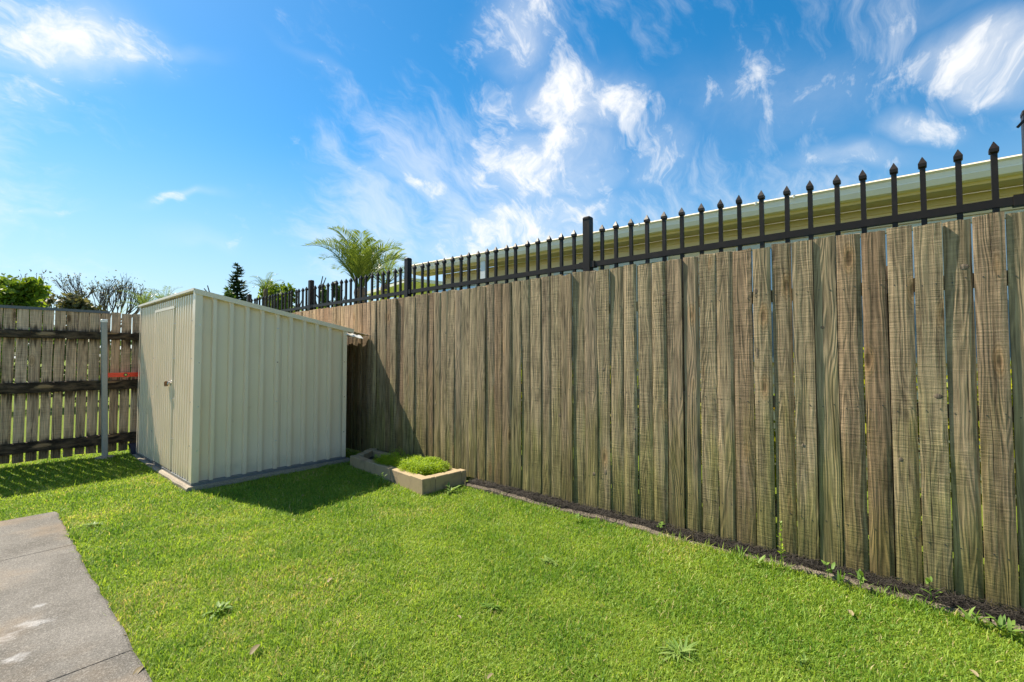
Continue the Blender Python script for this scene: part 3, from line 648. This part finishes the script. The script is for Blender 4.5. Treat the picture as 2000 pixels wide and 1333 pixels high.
# ------------------------------------------------------------------ small plants
def leaf_geo(base, az, L, w, rise, droop, nseg=4, tint=.5, fold=.2):
    """curved leaf blade; returns verts, quads"""
    vs = []; fs = []; p = np.array(base, float); el = rise; d = np.array([math.cos(az), math.sin(az)])
    sd = np.array([-d[1], d[0], 0])
    for i in range(nseg + 1):
        f = i / nseg; ww = w * (math.sin(math.pi * min(1, .12 + .88 * f)) ** .8) * (1 if f < 1 else .05) + .0004
        vs += [p - sd * ww + np.array([0, 0, ww * fold]), p.copy(), p + sd * ww + np.array([0, 0, ww * fold])]
        p = p + np.array([d[0] * math.cos(el), d[1] * math.cos(el), math.sin(el)]) * L / nseg; el -= droop / nseg
    for i in range(nseg): a = 3 * i; fs += [(a, a + 1, a + 4, a + 3), (a + 1, a + 2, a + 5, a + 4)]
    return vs, fs
def leafmesh(name, leaves, mat, parent):
    V = []; F = []; T = []
    for (vs, fs, tn) in leaves:
        k = len(V); V += vs; F += [tuple(i + k for i in f) for f in fs]; T += [tn] * len(vs)
    o0 = np.array(ORG[parent.name]); return put(name, npmesh(name, np.array(V) - o0, np.array(F), None, mat, T, True), o0, parent)
def weed(px, py, label, nl=9, L=.07, w=.012, rise=.5, droop=.9, mat='weed', stem=0.0, name='weed', z=0.0, cat='weed'):
    b = onz(px, py, z); b[2] = float(gz(b[0], b[1])) if z == 0 else z
    t = thing(name, tuple(b), label, cat, None); lv = []
    for k in range(nl if stem or L < .05 else int(nl * 1.8)):
        az_ = k * 2.4 + random.uniform(-.7, .7); f = random.uniform(.35, 1.0)
        zz = stem * random.uniform(.1, 1) if stem else 0.004
        vs, fs = leaf_geo(b + np.array([random.uniform(-.02, .02), random.uniform(-.02, .02), zz]), az_, L * f, w * f * .7, rise * random.uniform(.6, 1.8), droop * random.uniform(.5, 1.3)); lv.append((vs, fs, random.random()))
    leafmesh('leaves', lv, M[mat], t)
    if stem:
        st = MB().tube([b, b + np.array([.004, .003, stem * .6]), b + np.array([.002, .008, stem])], [.0025, .002, .001], 6)
        o_ = st.build('stem', M['weed'], t)
    return t
weed(1325, 1275, 'large grey-green thistle-like rosette in the lawn at the bottom right', 30, .10, .008, .3, .5, 'weedgrey')
weed(1565, 1300, 'pair of pale upright leaves in the grass at the bottom edge', 9, .06, .006, .8, .7, 'weedgrey')
weed(425, 1195, 'dark green leafy weed clump in the lawn near the path', 14, .075, .013, .5, .9)
weed(180, 1030, 'spreading weed beside the corner of the concrete path', 24, .07, .009, .35, .8, 'weedgrey')
weed(960, 1190, 'dark leafy weed clump in the middle of the lawn', 12, .07, .011, .5, .8)
weed(1075, 1100, 'broad-leaf weed in a yellowish patch of the lawn', 10, .08, .013, .4, .8, 'weedgrey')
weed(880, 962, 'grey-green jagged weed at the front corner of the block planter', 12, .12, .016, .6, 1.0, 'weedgrey')
weed(745, 950, 'leafy sprig growing against the long side of the block planter', 16, .10, .014, .7, 1.1, stem=.10)
weed(1450, 1088, 'single long upright leaf standing at the mulch edge', 3, .10, .009, 1.25, .3, z=.03)
weed(1480, 1100, 'yellowing broad-leaf weed at the mulch edge beside the flower stalk', 8, .075, .008, .5, .6, 'weedgrey', z=.03)
weed(1618, 1128, 'small round-leaf weed sprouting from the concrete edging', 9, .05, .012, .5, .6, stem=.08, z=.03)
weed(1645, 1140, 'upright narrow-leaf weed at the edging right of the flower stalk', 5, .075, .008, 1.1, .4, z=.03)
weed(1682, 1150, 'leafy weed with pointed leaves leaning over the edging', 7, .07, .015, .7, .6, stem=.06, z=.03)
weed(1820, 1180, 'sprouting weed with paired leaves near the right end of edging', 9, .06, .012, .6, .7, stem=.11, z=.03)
weed(1900, 1215, 'broad pointed weed leaf at the lawn edge in the right corner', 9, .075, .010, .9, .6, z=.02)
weed(1965, 1235, 'clump of wide weed leaves at the far right lawn edge', 14, .08, .011, .7, .8, z=.02)
weed(1125, 1012, 'pale rounded leaf weed on the edging below the middle of fence', 8, .06, .010, .5, .7, 'weedgrey', z=.03)
weed(1290, 1032, 'low creeping weed in the mulch against the fence foot', 14, .05, .012, .4, .8, stem=.03, z=.03)
weed(300, 905, 'small dark sprig beside the shed slab near the metal post', 14, .05, .010, .6, .8, stem=.08)
fsb = onz(1528, 1108, .03)
fs_ = thing('flower_stalk', tuple(fsb), 'tall thin weed stalk with pale flower head against the palings', 'weed')
MB().tube([fsb, fsb + np.array([.004, .006, .08]), fsb + np.array([.0, .002, .16]), fsb + np.array([.005, .004, .235])], [.003, .0026, .002, .0015], 6).build('stem', M['weed'], fs_)
lv = []
for k in range(14):
    zz = random.uniform(.03, .2); vs, fz = leaf_geo(fsb + np.array([.003, .003, zz]), k * 2.3, .03, .006, .7, .8, 3); lv.append((vs, fz, random.random()))
leafmesh('leaves', lv, M['herb'], fs_)
lv = []
for k in range(26):
    vs, fz = leaf_geo(fsb + np.array([.004, .004, random.uniform(.195, .245)]), k * 2.4, .014, .004, .9, .5, 2); lv.append((vs, fz, .9))
leafmesh('flower_head', lv, M['weedgrey'], fs_)
# fallen leaves
for (px, py, L, a, lb) in [(262, 1318, .10, .9, 'large curled dry leaf at the path edge in the bottom corner'), (232, 1243, .05, .2, 'small pale dry leaf on the path edge above the joint'),
                           (640, 1135, .085, .6, 'pale grey fallen leaf lying in the left half of the lawn'), (1665, 1200, .09, .4, 'tan fallen leaf in the grass below the right palings'),
                           (952, 1322, .06, .1, 'small grey fallen leaf at the bottom centre of the lawn'), (900, 1205, .05, 1.3, 'small tan fallen leaf near the middle of the lawn'),
                           (1910, 1318, .07, .5, 'brownish fallen leaf in the bottom right corner of lawn'), (490, 1275, .11, .7, 'long pale dry leaf in the lawn near the bottom left'),
                           (590, 967, .05, .8, 'small pale leaf lying in the shed shadow'), (138, 1212, .03, .5, 'tiny dark leaf lying on the concrete path')]:
    b = onz(px, py, .03); t = thing('fallen_leaf', tuple(b), lb, 'leaf'); vs, fz = leaf_geo(b - np.array([0, 0, .008]), a, L * .62, L * .11, .2, .5, 5, fold=.5)
    leafmesh('blade', [(vs, fz, random.random())], M['dryleaf'], t)

# feathery herbs in the planter
n = 30000
cl = [(2.72 + .30 * rng.random(), 3.37 + 0.80 * rng.random()) for _ in range(95)]
ci = rng.integers(0, len(cl), n); cx = np.array(cl)[ci]
ang = rng.uniform(0, 2 * np.pi, n); rr = rng.random(n) ** .6; hmax = (.085 + .06 * np.array([vnoise(np.array([c[0]]), np.array([c[1]]), 7, 9)[0] for c in cl]))[ci] * (1 + .15 * (cx[:, 1] > 4.0))
sx = cx[:, 0] + np.cos(ang) * rr * .085; sy = cx[:, 1] + np.sin(ang) * rr * .085; sz = .09 + hmax * (1 - rr ** 2 * .75) * (.35 + .65 * rng.random(n))
sx = np.clip(sx, 2.62 + (sy - 3.23) * .113, 3.1); sy = np.maximum(sy, 3.285)
P0 = np.stack([sx, sy, sz], 1); a2 = ang + rng.normal(0, .9, n); L = rng.uniform(.010, .026, n)
P1 = P0 + np.stack([np.cos(a2) * L, np.sin(a2) * L, rng.normal(.004, .008, n)], 1)
sv = np.stack([-np.sin(a2), np.cos(a2), rng.normal(0, .4, n)], 1)
V, q, t, tt = ribbons(P0, P1, rng.uniform(.0012, .0030, n), sv, rng.random(n))
o = put('feathery_herb', npmesh('feathery_herb', V, q, t, M['herb'], tt)); tag(o, 'bright feathery green herb bed filling the sunny end of the planter', 'herb', kind='stuff')

# ------------------------------------------------------------------ steel picket fence behind the palings
PXF = 3.42; ks = PXF / 3.6
pf = thing('picket_fence', (PXF, 4.5, 0), 'black steel picket fence with spear tops rising behind the palings', 'fence')
py_ = [-.478 - .03, 2.06, 4.587, 7.06, 9.546]; ztop = 1.2 + 1.262 * ks
for k, yy in enumerate(py_):
    zt = ztop + (.035 if k == 0 else 0)
    p_ = MB().box((PXF - .0325, yy - .0325, 0), (PXF + .0325, yy + .0325, zt)).build('post', M['black'], pf)
    MB().cham((PXF - .035, yy - .035, zt - .012), (PXF + .035, yy + .035, zt + .012), .008).build('post_cap', M['black'], p_)
    for s_ in (-1, 1):
        if (k == 0 and s_ < 0) or (k == len(py_) - 1 and s_ > 0): continue
        zr = 1.2 + .835 * ks
        MB().box((PXF - .027, min(yy + s_ * .033, yy + s_ * .075), zr - .027), (PXF + .027, max(yy + s_ * .033, yy + s_ * .075), zr + .027)).build('rail_bracket', M['black'], p_)
MB().bar((PXF - .036, py_[0] + .028, ztop - .01), (PXF - .045, py_[0] + .055, ztop - .045), .008, .012).build('hook', M['black'], pf)
for a, b in zip(py_[:-1], py_[1:]):
    for zr in (1.2 + .835 * ks, .25):
        MB().box((PXF - .02, a + .034, zr - .021), (PXF + .02, b - .034, zr + .021)).build('rail', M['black'], pf)
pm = MB(); q_ = lambda w, z: [(-w, -w, z), (w, -w, z), (w, w, z), (-w, w, z)]
zt = 1.2 + 1.177 * ks
pm.loft([q_(.0125, .10), q_(.0125, zt - .066), q_(.0115, zt - .062), q_(.0185, zt - .054), q_(.0190, zt - .036), q_(.0012, zt + .004)])
pme = mesh('picket', pm.v, pm.f, M['black'])
ya = -.354 * ks
for a, b in zip(py_[:-1], py_[1:]):
    nn = 18; 
    for k in range(nn):
        o = put('picket', pme, (PXF, a + (b - a) * (k + 1) / (nn + 1), random.uniform(-.003, .003)), pf); o.rotation_euler = (random.gauss(0, .0022), random.gauss(0, .0022), random.gauss(0, .05))

# ------------------------------------------------------------------ neighbour's house
GZ = 2.75; g1 = Vector(onz(1990, 302, GZ)); g2 = Vector(onz(800, 518.5, GZ)); g1.z = g2.z = 0
u = (g2 - g1).normalized(); nrm = Vector((u.y, -u.x, 0))
if nrm.x > 0: nrm = -nrm
e1 = (g2 - g1).length + .05; e0 = -4.0
sp = Vector(onz(1990, 360, GZ - .13)); wdep = max(.35, -(sp - g1).dot(nrm))
hs = thing('house', tuple(g1 + u * 3), "pale yellow weatherboard house with cream gutter behind the picket fence", 'house')
def H(a, out, z): q = g1 + u * a + nrm * out; return (q.x, q.y, z)
def hbox(a0, a1, o0, o1, z0, z1): return MB().add([H(a0, o0, z0), H(a1, o0, z0), H(a1, o1, z0), H(a0, o1, z0), H(a0, o0, z1), H(a1, o0, z1), H(a1, o1, z1), H(a0, o1, z1)], [(3, 2, 1, 0), (4, 5, 6, 7), (0, 1, 5, 4), (1, 2, 6, 5), (2, 3, 7, 6), (3, 0, 4, 7)])
hbox(e0 + .2, e1 - .45, -wdep - 6, -wdep - .03, -.1, GZ - .14).build('wall', M['wall'], hs)
# quad gutter profile
prof = [(0.0, GZ), (0.006, GZ - .012), (-.012, GZ - .028), (-.012, GZ - .070), (-.004, GZ - .078), (-.020, GZ - .125), (-.11, GZ - .125), (-.11, GZ - .02), (-.105, GZ - .02), (-.105, GZ - .118), (-.024, GZ - .118), (-.010, GZ - .080), (-.018, GZ - .070), (-.018, GZ - .02), (-.004, GZ - .004)]
MB().loft([[H(e0, o_, z_) for (o_, z_) in prof], [H(e1, o_, z_) for (o_, z_) in prof]]).build('gutter', M['gutter'], hs)
hbox(e0, e1, -wdep - .02, -.111, GZ - .136, GZ - .128).build('soffit', M['soffit'], hs)
hbox(e0, e1, -.128, -.1105, GZ - .150, GZ + .02).build('fascia', M['wall'], hs)
rf = MB().add([H(e0, -.06, GZ + .0), H(e1, -.06, GZ + .0), H(e1, -4, GZ + .62), H(e0, -4, GZ + .62), H(e0, -.06, GZ + .02), H(e1, -.06, GZ + .02), H(e1, -4, GZ + .65), H(e0, -4, GZ + .65)], [(3, 2, 1, 0), (4, 5, 6, 7), (0, 1, 5, 4), (1, 2, 6, 5), (2, 3, 7, 6), (3, 0, 4, 7)])
rf.build('roof', M['roof'], hs)
zb = GZ - .145; k = 0
while zb > .15:
    z2 = zb - (.06 if k == 0 else .125)
    MB().add([H(e0 + .2, -wdep - .028, zb), H(e1 - .45, -wdep - .028, zb), H(e1 - .45, -wdep - .004, z2), H(e0 + .2, -wdep - .004, z2), H(e0 + .2, -wdep - .03, z2), H(e1 - .45, -wdep - .03, z2)], [(0, 3, 2, 1), (3, 4, 5, 2)]).build('weatherboard', M['wall'], hs)
    zb = z2; k += 1
def wall_u(px):   # where the ray of a photo column meets the wall plane
    d = Vector(ray(px, 600)); d.z = 0; p0 = Vector((0, 0, 0)); wp = g1 - nrm * wdep
    t_ = (wp - p0).dot(nrm) / d.dot(nrm); return ((d * t_) - g1).dot(u)
for (pa, pb) in ((2060, 1665), (1590, 1450), (1300, 1200), (1165, 1090), (930, 850)):
    a0, a1 = sorted((wall_u(pa), wall_u(pb))); zt_ = GZ - .40
    w_ = MB()
    for (b0, b1, c0, c1) in ((a0 - .05, a0, 1.15, zt_ + .05), (a1, a1 + .05, 1.15, zt_ + .05), (a0, a1, zt_, zt_ + .05), (a0, a1, 1.15, 1.2), ((a0 + a1) / 2 - .02, (a0 + a1) / 2 + .02, 1.2, zt_)):
        w_.add(*(lambda m_: (m_.v, m_.f))(hbox(b0, b1, -wdep - .02, -wdep + .03, c0, c1)))
    wo = w_.build('window_frame', M['frame'], hs)
    hm = (a0 + a1) / 2
    for (b0, b1) in ((a0 + .001, hm - .021), (hm + .021, a1 - .001)): hbox(b0, b1, -wdep - .01, -wdep + .004, 1.201, zt_ - .001).build('pane', M['glass'], wo)
dp = wall_u(940)
q = g1 + u * 0; d = Vector(ray(940, 600)); d.z = 0; ga = (d * ((g1).dot(nrm) / d.dot(nrm)) - g1).dot(u)
hbox(ga - .045, ga + .045, -.105, -.03, GZ - .42, GZ - .126).build('downpipe', M['flash'], hs)
for pxx in (1250, 1335, 1555, 1690, 1480):
    d = Vector(ray(pxx, 600)); d.z = 0; ga = (d * ((g1).dot(nrm) / d.dot(nrm)) - g1).dot(u)
    hbox(ga - .006, ga + .006, -.010, .012, GZ - .03, GZ + .006).build('gutter_bracket', M['flash'], hs)

# ------------------------------------------------------------------ foliage helpers
def leafcloud(centres, radii, n, size, seed, shell=.55, aspect=.45, flat=0.0):
    r = np.random.default_rng(seed); c = np.array(centres, float); rad = np.array(radii, float)
    w = (rad.prod(1)) ** .67; w /= w.sum(); i = r.choice(len(c), n, p=w)
    v = r.normal(size=(n, 3)); v /= np.linalg.norm(v, axis=1)[:, None]; rr = (shell + (1 - shell) * r.random(n)) * (.85 + .3 * r.random(n))
    P = c[i] + v * rad[i] * rr[:, None]
    d1 = r.normal(size=(n, 3)); d1[:, 2] *= (1 - flat); d1 /= np.linalg.norm(d1, axis=1)[:, None]; d2 = np.cross(d1, r.normal(size=(n, 3))); d2 /= np.linalg.norm(d2, axis=1)[:, None]
    s = size * r.uniform(.6, 1.35, n)[:, None]; a = d1 * s; b = d2 * s * aspect
    V = np.stack([P - a, P + b - a * .1, P + a, P - b - a * .1], 1).reshape(-1, 3); k = np.arange(n) * 4
    return V, np.stack([k, k + 1, k + 2, k + 3], 1), np.repeat(r.random(n), 4)
def cloud_obj(name, V, q, t, mat, parent):
    o0 = np.array(ORG[parent.name]); return put(name, npmesh(name, V - o0, q, None, mat, t), o0, parent)
def limbs(mb, p, d, L, r, depth, tips, spread=.5, up=.25, nb=(2, 3)):
    p = Vector(p); d = Vector(d).normalized(); m_ = p + d * L * .5 + Vector((random.uniform(-1, 1), random.uniform(-1, 1), random.uniform(-.3, .6))) * L * .07; e = p + d * L
    mb.tube([p, m_, e], [r, r * .82, r * .62], 5 if depth < 3 else 7, cap=False)
    if depth == 0: tips.append(e); return
    for k in range(random.choice(nb)):
        v = Vector((random.uniform(-1, 1), random.uniform(-1, 1), random.uniform(-.4, .8))); nd = (d + v * spread + Vector((0, 0, up))).normalized()
        limbs(mb, e if k == 0 else p + d * L * random.uniform(.6, 1), nd, L * random.uniform(.62, .86), r * .62, depth - 1, tips, spread, up, nb)
def tree(px, top, hw, dist, label, mat, n=2600, leaf=.16, name='leafy_tree', group='trees beyond the fences', lobes=9, low=.35, seed=1, trunk=True, shell=.4, sparse=False):
    """px: photo column of the crown's middle, top: photo row of its top, hw: half width in photo pixels"""
    random.seed(seed); T = far(px, top, dist); k = dist / FPX * .86; Rw = hw * k; Ht = T[2]
    b = Vector((T[0], T[1], 0)); t = thing(name, tuple(b), label, 'tree', group)
    mb = MB(); tips = []
    limbs(mb, b, (0.03, .02, 1), Ht * low, .04 * Ht ** .9, 3, tips, .55, .2); mb.build('trunk', M['bark'], t, True)
    cs = []; rs = []; zc = Ht * (1 + low) / 2; hh = Ht * (1 - low) / 2
    for j in range(lobes):
        a = random.uniform(0, 6.28); f = random.uniform(.15, .72); zz = random.uniform(-.65, .66)
        cs.append((b.x + math.cos(a) * Rw * f, b.y + math.sin(a) * Rw * f, zc + zz * hh)); q = random.uniform(.28, .46); rs.append((Rw * q, Rw * q, hh * q * .95))
    V, q, tt = leafcloud(cs, rs, n, leaf, seed, shell); V[:, 2] = np.minimum(V[:, 2], Ht)
    cloud_obj('crown', V, q, tt, M[mat], t); return t
tree(8, 536, 52, 26, 'dense bright green tree at the left edge above the back fence', 'treel', 5200, .13, lobes=16, seed=11)
tree(72, 541, 34, 31, 'thin open tree with dull leaves right of the bright green one', 'olive', 1100, .13, lobes=12, seed=12, shell=.2)
tree(150, 574, 44, 28, 'low dark olive tree below the bare tree at back fence', 'olive', 2600, .13, lobes=12, low=.3, seed=13)
tree(438, 556, 20, 38, 'dark scraggy tree beside the pine above the shed roof', 'tree', 900, .17, lobes=7, seed=14)
tree(552, 547, 48, 34, 'broad round green tree above the sloping shed roof', 'treel', 4200, .16, lobes=15, low=.3, seed=15)
tree(632, 545, 17, 30, 'narrow dark tree left of the large palm', 'tree', 700, .15, lobes=6, seed=16)
tree(657, 540, 18, 33, 'small leafy tree touching the left fronds of the palm', 'tree', 800, .15, lobes=6, seed=17)
tree(600, 575, 60, 24, 'yellow-green shrubby tree low behind the picket fence', 'treel', 2600, .12, lobes=12, low=.15, seed=18)
tree(745, 560, 40, 15, 'bright yellow-leaved shrub behind the pickets beside the palm', 'hedge', 1500, .07, name='shrub', lobes=9, low=.15, seed=19)
# bare trees
def bare(px, top, dist, label, seed, nl, spread=.42, dep=6, nb=(2, 3)):
    random.seed(seed); T = far(px, top, dist); b = Vector((T[0], T[1], 0)); t = thing('bare_tree', tuple(b), label, 'tree', 'trees beyond the fences')
    mb = MB(); tips = []; H_ = T[2]
    MB().tube([b, b + Vector((.05, .02, H_ * .28)), b + Vector((0, 0, H_ * .40))], [.2, .14, .11], 9).build('trunk', M['bark'], t, True)
    top_ = b + Vector((0, 0, H_ * .36))
    for k in range(6):
        a = k * 1.05 + random.uniform(-.3, .3); limbs(mb, top_ + Vector((0, 0, random.uniform(-.3, .3))), (math.cos(a) * .8, math.sin(a) * .8, 1), H_ * .20, .06, dep - 2, tips, spread, .18, nb)
    zs = max(v[2] for v in mb.v); f = (H_ - top_.z) / max(.1, zs - top_.z)
    mb.v = [(v[0], v[1], top_.z + (v[2] - top_.z) * f if v[2] > top_.z else v[2]) for v in mb.v]
    mb.build('branches', M['bark'], t, True)
    tp = np.array([(p.x, p.y, top_.z + (p.z - top_.z) * f) for p in tips]); r = np.random.default_rng(seed)
    i = r.integers(0, len(tp), nl); c = tp[i] + r.normal(0, .14, (nl, 3)); V, q, tt = leafcloud(c, np.full((nl, 3), .05), nl, .055, seed)
    cloud_obj('leaves', V, q, tt, M['olive'], t)
bare(213, 536, 33, 'bare spreading tree with fine twigs above the back fence', 21, 700, .46, 6, (3, 3))
bare(110, 538, 34, 'half-bare tree with upright branches left of the bare spreading one', 22, 500, .36, 5)
# Norfolk pine
T = far(464, 519, 45); b = Vector((T[0], T[1], 0)); pn = thing('pine_tree', tuple(b), 'dark conical pine standing behind the shed roof', 'tree', 'trees beyond the fences')
MB().tube([b, b + Vector((0, 0, T[2] * .6)), Vector(T)], [.22, .13, .02], 8).build('trunk', M['bark'], pn, True)
V = []; Q_ = []; TT = []; random.seed(5)
zb_ = T[2] * .30; nlev = 26
for k in range(nlev):
    f = k / (nlev - 1); z = zb_ + (T[2] - zb_) * f; Rr = (1 - f) ** .8 * 1.55 + .08
    for a in range(9 if f < .8 else 5):
        an = a * .7 + k * 1.3; br = Rr * random.uniform(.72, 1.1)
        for s in range(int(10 + 22 * (1 - f))):
            g_ = random.random(); p = np.array([b.x + math.cos(an) * br * g_, b.y + math.sin(an) * br * g_, z + .22 * br * g_ ** 2 - .05 * g_])
            dd = np.array([math.cos(an + random.uniform(-1, 1)), math.sin(an + random.uniform(-1, 1)), random.uniform(-.1, .8)]) * .34; ss_ = np.array([-dd[1], dd[0], random.uniform(-.1, .1)]) * .22
            i0 = len(V); V += [p - ss_, p + dd * .6 - ss_ * .8, p + dd, p + ss_]; Q_.append((i0, i0 + 1, i0 + 2, i0 + 3)); TT += [random.random()] * 4
cloud_obj('foliage', np.array(V), np.array(Q_), TT, M['pine'], pn)

# ------------------------------------------------------------------ palms
def palm(px, hub_y, dist, flen, nfr, label, trunk_r, seed, spread=(0.25, 1.25), droop=1.5, lmax=.42, nleaf=34, yellow=2):
    random.seed(seed); Hb = far(px, hub_y, dist); b = Vector((Hb[0], Hb[1], 0)); hub = Vector(Hb)
    t = thing('palm_tree', tuple(b), label, 'palm', 'palms beyond the fences')
    rings = []; n_ = 22
    pts = [b + (hub - b) * (i / n_) for i in range(n_ + 1)]
    MB().tube(pts, [trunk_r * (1.12 if i % 2 else .95) * (1.15 - .2 * i / n_) for i in range(n_ + 1)], 12).build('trunk', M['palmbark'], t, True)
    for k in range(nfr):
        az_ = k * 2.399 + random.uniform(-.2, .2); inc = spread[0] + (spread[1] - spread[0]) * (k / nfr) ** .9   # from the vertical
        L = flen * random.uniform(.85, 1.1); p = hub + Vector((math.cos(az_), math.sin(az_), 0)) * trunk_r * .5; th = inc; ns = 14; rp = [p.copy()]; dirs = []
        for i in range(ns):
            dv = Vector((math.cos(az_) * math.sin(th), math.sin(az_) * math.sin(th), math.cos(th))); dirs.append(dv); p = p + dv * L / ns; rp.append(p.copy()); th += droop / ns * (i / ns) * 1.9
        mb = MB(); mb.tube(rp, [.022 * (1 - .85 * i / ns) * flen / 1.8 for i in range(ns + 1)], 5); V = [np.array(v) for v in mb.v]; F = list(mb.f); TT = [(.9 if k < yellow else .35)] * len(V)
        sdv = Vector((-math.sin(az_), math.cos(az_), 0))
        for j in range(nleaf):
            f = .16 + .84 * j / (nleaf - 1); i = min(ns - 1, int(f * ns)); q = rp[i] + (rp[i + 1] - rp[i]) * (f * ns - i); dv = dirs[i]; upv = sdv.cross(dv).normalized()
            if upv.z < 0: upv = -upv
            ll = lmax * flen / 1.8 * (math.sin(math.pi * (.18 + .74 * f)) ** .8) * random.uniform(.85, 1.1)
            for s in (-1, 1):
                ld = (dv * .75 + sdv * s * .72 + upv * random.uniform(.15, .55)).normalized(); w_ = .013 * flen / 1.8
                wv = ld.cross(upv).normalized() * w_; m_ = q + ld * ll * .55; e_ = q + ld * ll + Vector((0, 0, -.12 * ll))
                i0 = len(V); V += [np.array(v) for v in (q - wv * .4, m_ - wv, e_, m_ + wv)]; F.append((i0, i0 + 1, i0 + 2, i0 + 3)); TT += [min(1, (random.uniform(.65, 1) if k < yellow else random.uniform(0, .75)))] * 4
        o0 = np.array(ORG[t.name]); me = bpy.data.meshes.new('frond'); me.from_pydata([tuple(v - o0) for v in V], [], F); me.materials.append(M['palm'])
        at_ = me.attributes.new('tint', 'FLOAT', 'POINT'); at_.data.foreach_set('value', np.array(TT, np.float32)); me.update(); put('frond', me, o0, t)
palm(703, 562, 13, 1.66, 22, 'large palm with long arching feathery fronds behind the picket fence', .15, 31, (.05, .68), 1.8, .55, 46, 2)
palm(752, 556, 16, 1.55, 14, 'smaller yellowish palm just right of the large palm', .14, 32, (.1, 1.3), 1.7, .45, 34, 6)
palm(281, 604, 27, 1.2, 15, 'small green palm peeping over the shed roof by back fence', .12, 33, (.2, 1.4), 1.6, .45, 26)
palm(322, 596, 30, 1.3, 11, 'palm crown just showing above the high edge of shed roof', .12, 34, (.2, 1.35), 1.6, .45, 24)
palm(519, 566, 33, 1.3, 13, 'distant palm beside the round tree above the shed', .13, 35, (.15, 1.3), 1.6, .45, 24)

# ------------------------------------------------------------------ hedge on the neighbour's side, seen through the gaps
random.seed(3)
for k, yy in enumerate((-1.2, 0.0, 1.2, 2.4, 3.6, 4.8)):
    lab = ['yellow-green shrub glimpsed through paling gaps at the far right', 'yellow-green shrub glimpsed through gaps in the near palings', 'yellow-green shrub glimpsed behind the palings left of the knot hole', 'yellow-green shrub hidden behind the middle palings', 'yellow-green shrub hidden behind the darker palings', 'yellow-green shrub hidden behind the palings near the planter'][k]
    hg = thing('hedge_shrub', (4.25, yy, 0), lab, 'shrub', 'hedge shrubs behind the palings')
    cs = [(4.22 + random.uniform(-.12, .12), yy + random.uniform(-.5, .5), random.uniform(.2, 1.05)) for _ in range(12)]
    V, q, tt = leafcloud(cs, [(.3, .34, .28)] * 12, 2200, .045, 40 + k, .3); V[:, 0] = np.maximum(V[:, 0], 3.6); cloud_obj('foliage', V, q, tt, M['hedge'], hg)
    mb = MB(); [mb.tube([(4.25, yy, 0), (4.25 + random.uniform(-.1, .1), yy + random.uniform(-.2, .2), .5), c], [.015, .011, .005], 5) for c in cs[:5]]; mb.build('stems', M['bark'], hg)

random.seed(8)
bh = thing('hedge', (0.5, 15.3, 0), 'long dark hedge across the neighbouring lawn seen through the back fence gaps', 'hedge')
cs = [(random.uniform(-5, 7), 15.3 + random.uniform(-.4, .4), random.uniform(.3, 1.6)) for _ in range(90)]
V, q, tt = leafcloud(cs, [(.55, .5, .45)] * 90, 9000, .10, 77, .35); V[:, 2] = np.clip(V[:, 2], .02, 2.1); cloud_obj('foliage', V, q, tt, M['tree'], bh)
mb = MB(); [mb.tube([(c[0], 15.3, 0), (c[0] + .1, 15.35, c[2] * .6), c], [.03, .02, .008], 5) for c in cs[::6]]; mb.build('stems', M['bark'], bh)

# ------------------------------------------------------------------ carport beyond the house end, overhead cable
c0 = far(790, 556, 19); c1 = far(718, 566, 23); cz = 3.9
cp = thing('carport', (c0[0], c0[1], 0), 'white edged flat carport roof behind the palm and pickets', 'carport')
uu = Vector((c1[0] - c0[0], c1[1] - c0[1], 0)); L_ = uu.length; uu.normalize(); nn_ = Vector((uu.y, -uu.x, 0)); nn_ = nn_ if nn_.x > 0 else -nn_
cc = Vector((c0[0], c0[1], c0[2])); zz = (c0[2] + c1[2]) / 2
MB().obb(Vector((c0[0], c0[1], zz)) + uu * L_ / 2 + nn_ * 1.5, uu * (L_ / 2 + .4), nn_ * 1.5, Vector((0, 0, .07))).build('roof', M['frame'], cp)
for f in (0, 1):
    for o_ in (.1, 2.9):
        q = Vector((c0[0], c0[1], 0)) + uu * L_ * f + nn_ * o_; MB().box((q.x - .05, q.y - .05, 0), (q.x + .05, q.y + .05, zz - .07)).build('post', M['frame'], cp)
ca = thing('overhead_cable', tuple(far(-700, 556, 30)), 'pair of thin pale overhead cables crossing the tree at left edge', 'cable')
for dy in (0, 7):
    a, b = far(-700, 556 + dy, 30), far(34, 574 + dy * .6, 26.0)
    MB().tube([a, (a + b) / 2 - np.array([0, 0, .03]), b], [.016] * 3, 5).build('wire', M['cable'], ca)
